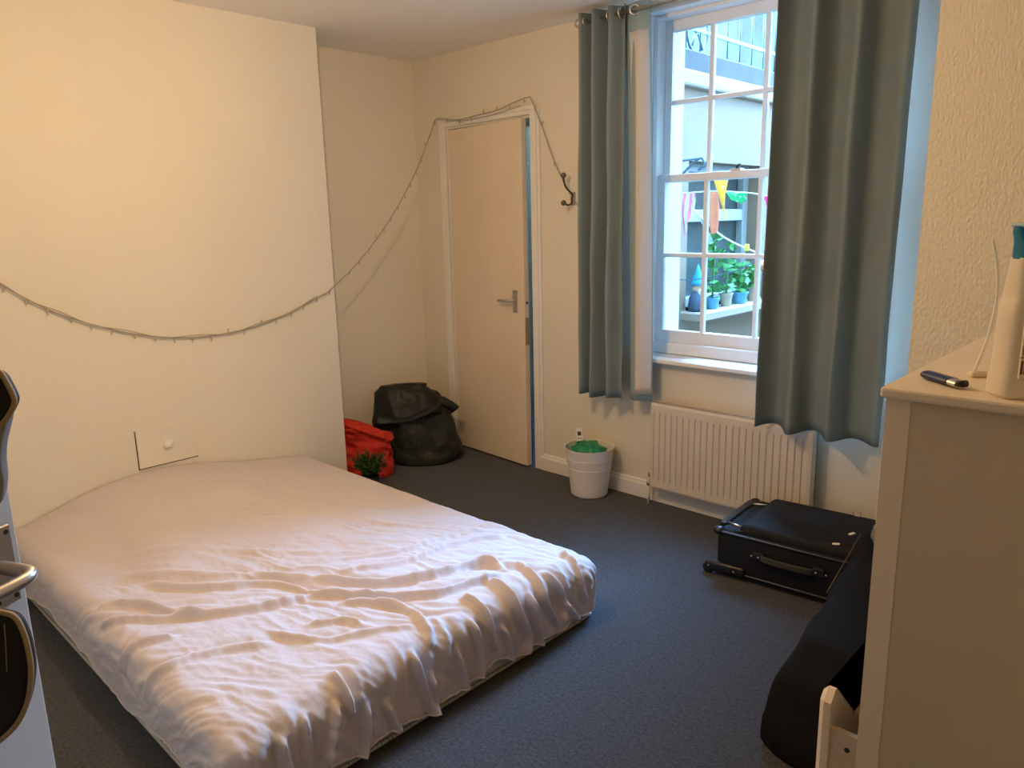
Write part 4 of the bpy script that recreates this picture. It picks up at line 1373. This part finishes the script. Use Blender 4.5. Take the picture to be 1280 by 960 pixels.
lb = obox('back_label', (-.036, -.0325, .030), (.046, -.0295, .125), M_bottle, bo)
def ink(name, x0, x1, z0, z1, m):
    return obox(name, (x0 - .021, -.0333, z0), (x1 - .021, -.0325, z1), m, lb)
ink('print_block', -.012, .030, .108, .124, M_inkgrey)
ink('print_block', -.013, .030, .099, .106, M_inkgrey)
ink('print_block', -.015, .030, .062, .074, M_inkgrey)
ink('print_line', -.016, .030, .0580, .0592, M_ink)
for k in range(9):
    ink('barcode_bar', -.014 + k * .0042, -.0118 + k * .0042 - (.0008 if k % 2 else 0), .036, .054, M_ink)
cxk, czk, rk = -.0045, .0865, .0092
bm = bmesh.new()
dm = [(cxk - .021 + rk * math.cos(a), -.0332, czk + rk * math.sin(a)) for a in (0, math.pi / 2, math.pi, 3 * math.pi / 2)]
for a, b in zip(dm, dm[1:] + dm[:1]):
    tube(bm, [a, b], .0008, 5)
obj('hazard_diamond', bm, M_inkred, lb)
ink('exclamation_stroke', cxk - .0008, cxk + .0008, czk - .0014, czk + .0052, M_ink)
ink('exclamation_dot', cxk - .0008, cxk + .0008, czk - .0045, czk - .0028, M_ink)

tb = thing('white_tube', 'thin curved white plastic tube standing beside the spray bottle', 'tube', (-.272, 1.292, CZ + .016), math.radians(43.7))
otube('tube', catmull([(.000, 0, .004), (.008, 0, .030), (.018, 0, .070), (.023, 0, .115), (.021, 0, .150), (.014, 0, .185), (.008, 0, .204)], 6), .0021, M_whitepl, tb, 8)
bm = bmesh.new(); box(bm, (-.006, -.008, 0), (.020, .008, .009), .003, 2)
obj('foot', bm, M_chesttop, tb)

# ------------------------------------------------------------------ entrance door, open beside the camera
ed = struct(thing('door_2', None, None, (-.8775, -.4508, 0), math.radians(116.0)), 'white entrance door standing open at the left edge with a silver lever handle', 'door')
obox('leaf', (0, 0, .010), (.760, .040, 1.985), M_gloss, ed, .002, 1)
pt2 = obox('handle', (.705, -.007, .935), (.748, 0, 1.050), M_steel, ed, .002, 1)
otube('lever', catmull([(.726, -.004, .993), (.726, -.048, .993), (.722, -.064, .993), (.705, -.071, .992), (.66, -.068, .990), (.60, -.062, .988)], 6), [.0095] * 13 + [.009] * 18, M_steel, pt2, 12)
for x in (.713, .740):
    for z in (.945, 1.040):
        bm = bmesh.new()
        lathe(bm, [(.004, 0), (.0035, .0015)], 8, M=Matrix.Translation((x, -.0065, z)) @ Matrix.Rotation(math.radians(90), 4, 'X'), cap_top=True)
        obj('screw', bm, M_iron, pt2)
for z in (.25, 1.0, 1.65):
    obox('hinge', (-.008, -.004, z), (.010, .004, z + .09), M_steel, ed)
ef = struct(thing('trim_3', None, None), 'white frame around the entrance behind the camera', 'door frame')
obox('jamb', (EX0 - .06, YN - .14, 0), (EX0, YN + .02, EZ1 + .06), M_gloss, ef, .004, 1)
obox('jamb', (EX1, YN - .14, 0), (EX1 + .06, YN + .02, EZ1 + .06), M_gloss, ef, .004, 1)
obox('head', (EX0, YN - .14, EZ1), (EX1, YN + .02, EZ1 + .06), M_gloss, ef, .004, 1)

# bags hanging on the entrance door: outline in metres (w to the right, z up), thickness away from the room
WR = Vector((.7235, .6903, 0)); WD = Vector((-.6903, .7235, 0))
def hung(name, parent, outline, th, m, puff=.012):
    bm = bmesh.new()
    n = len(outline)
    c = Vector((sum(p[0] for p in outline) / n, 0, sum(p[1] for p in outline) / n))
    lay = []
    for s, dd_ in ((.80, -.35), (.95, -.18), (1.0, .0), (.97, .6), (.9, .95)):
        lay.append([bm.verts.new(WR * (c.x + (p[0] - c.x) * s) + WD * (dd_ * th) + Vector((0, 0, c.z + (p[1] - c.z) * s))) for p in outline])
    for A, B in zip(lay, lay[1:]):
        for k in range(n):
            bm.faces.new((A[k], A[(k + 1) % n], B[(k + 1) % n], B[k]))
    bm.faces.new(lay[0][::-1]); bm.faces.new(lay[-1])
    o = obj(name, bm, m, parent)
    smooth_by_angle(o, 60)
    return o
def outline(pts):
    return [(p.x, p.y) for p in catmull([(a, b, 0) for a, b in pts], 5)]
def rim_t(parent, pts, r, m, off=-.004):
    otube('piping', [WR * a + WD * off + Vector((0, 0, b)) for a, b in pts], r, m, parent, 8)
s1 = 1 / 942.0
ub = thing('hat', 'dark felt hat with a tan rim and grey underside hanging on the open entrance door', 'hat', (-1.1666, 0.2313, 1.2309))
up_o = outline([(x * s1, -(y - 500) * s1) for x, y in [(-62, 452), (-30, 454), (0, 461), (9, 465), (15, 478), (20, 494), (20, 503), (14, 514), (4, 526), (-8, 536), (-40, 556), (-62, 566)]])
hung('crown', ub, up_o, .012, M_bagdark)
rim_t(ub, up_o[2:], .0036, M_piping)
gr_o = outline([(x * s1, -(y - 500) * s1) for x, y in [(-62, 560), (-20, 545), (-4, 530), (6, 519), (11, 512), (9, 520), (2, 538), (-5, 556), (-10, 580), (-13, 610), (-26, 640), (-62, 650)]])
o = hung('underside', ub, gr_o, .010, M_greycloth)
s2 = 1 / 992.0
lbg = thing('shoulder_bag', 'dark brown rounded bag with tan piping hanging below the silver door lever', 'bag', (-1.0622, 0.1602, 0.8970))
lo_o = outline([(x * s2, -(y - 850) * s2) for x, y in [(-64, 738), (-30, 745), (0, 752), (22, 756), (36, 763), (43, 785), (45, 815), (43, 840), (36, 868), (25, 893), (10, 914), (-10, 932), (-40, 952), (-64, 965)]])
hung('body', lbg, lo_o, .014, M_bagdark)
rim_t(lbg, lo_o[10:], .0034, M_piping)
otube('seam', [WR * (22 * s2) + WD * (-.0055) + Vector((0, 0, .080)), WR * (20 * s2) + WD * (-.0060) + Vector((0, 0, .055)), WR * (15 * s2) + WD * (-.0060) + Vector((0, 0, .015))], .0006, M_piping, lbg, 6)

# ------------------------------------------------------------------ ceiling lamp (above the frame) that warms the room
LX, LY = -1.90, 1.19
lp = thing('pendant_lamp', 'bare bulb pendant lamp on a short cord hanging above the bed', 'lamp', (LX, LY, CEIL))
bm = bmesh.new()
lathe(bm, [(.045, 0), (.045, -.012), (.02, -.03), (.004, -.032)], 24, cap_bottom=True, cap_top=True)
obj('ceiling_rose', bm, M_gloss, lp, True)
otube('cord', [(0, 0, -.03), (0, 0, -.235)], .0035, M_gloss, lp, 8)
bm = bmesh.new()
lathe(bm, [(.016, -.235), (.018, -.24), (.018, -.275), (.013, -.28)], 18, cap_bottom=True, cap_top=True)
obj('bulb_holder', bm, M_gloss, lp, True)
ml = bpy.data.materials.new('lit_clear_bulb'); ml.use_nodes = True
ml.cycles.emission_sampling = 'NONE'
nt = ml.node_tree; nt.nodes.clear()
out = nt.nodes.new('ShaderNodeOutputMaterial')
tr = nt.nodes.new('ShaderNodeBsdfTransparent')
em = nt.nodes.new('ShaderNodeEmission'); em.inputs['Color'].default_value = (1, .64, .32, 1); em.inputs['Strength'].default_value = 4
mx = nt.nodes.new('ShaderNodeMixShader'); mx.inputs['Fac'].default_value = .12
nt.links.new(tr.outputs[0], mx.inputs[1]); nt.links.new(em.outputs[0], mx.inputs[2]); nt.links.new(mx.outputs[0], out.inputs['Surface'])
bm = bmesh.new()
bmesh.ops.create_uvsphere(bm, u_segments=20, v_segments=14, radius=.032)
gb = obj('bulb', bm, ml, lp, True, (0, 0, -.315))

ld = bpy.data.lights.new('lamp_light', 'POINT')
ld.energy = 21.5
ld.color = (1.0, .64, .32)
ld.shadow_soft_size = .010
lo_ = bpy.data.objects.new('lamp_light', ld)
lo_.location = (LX, LY, CEIL - .315)
COL.objects.link(lo_)
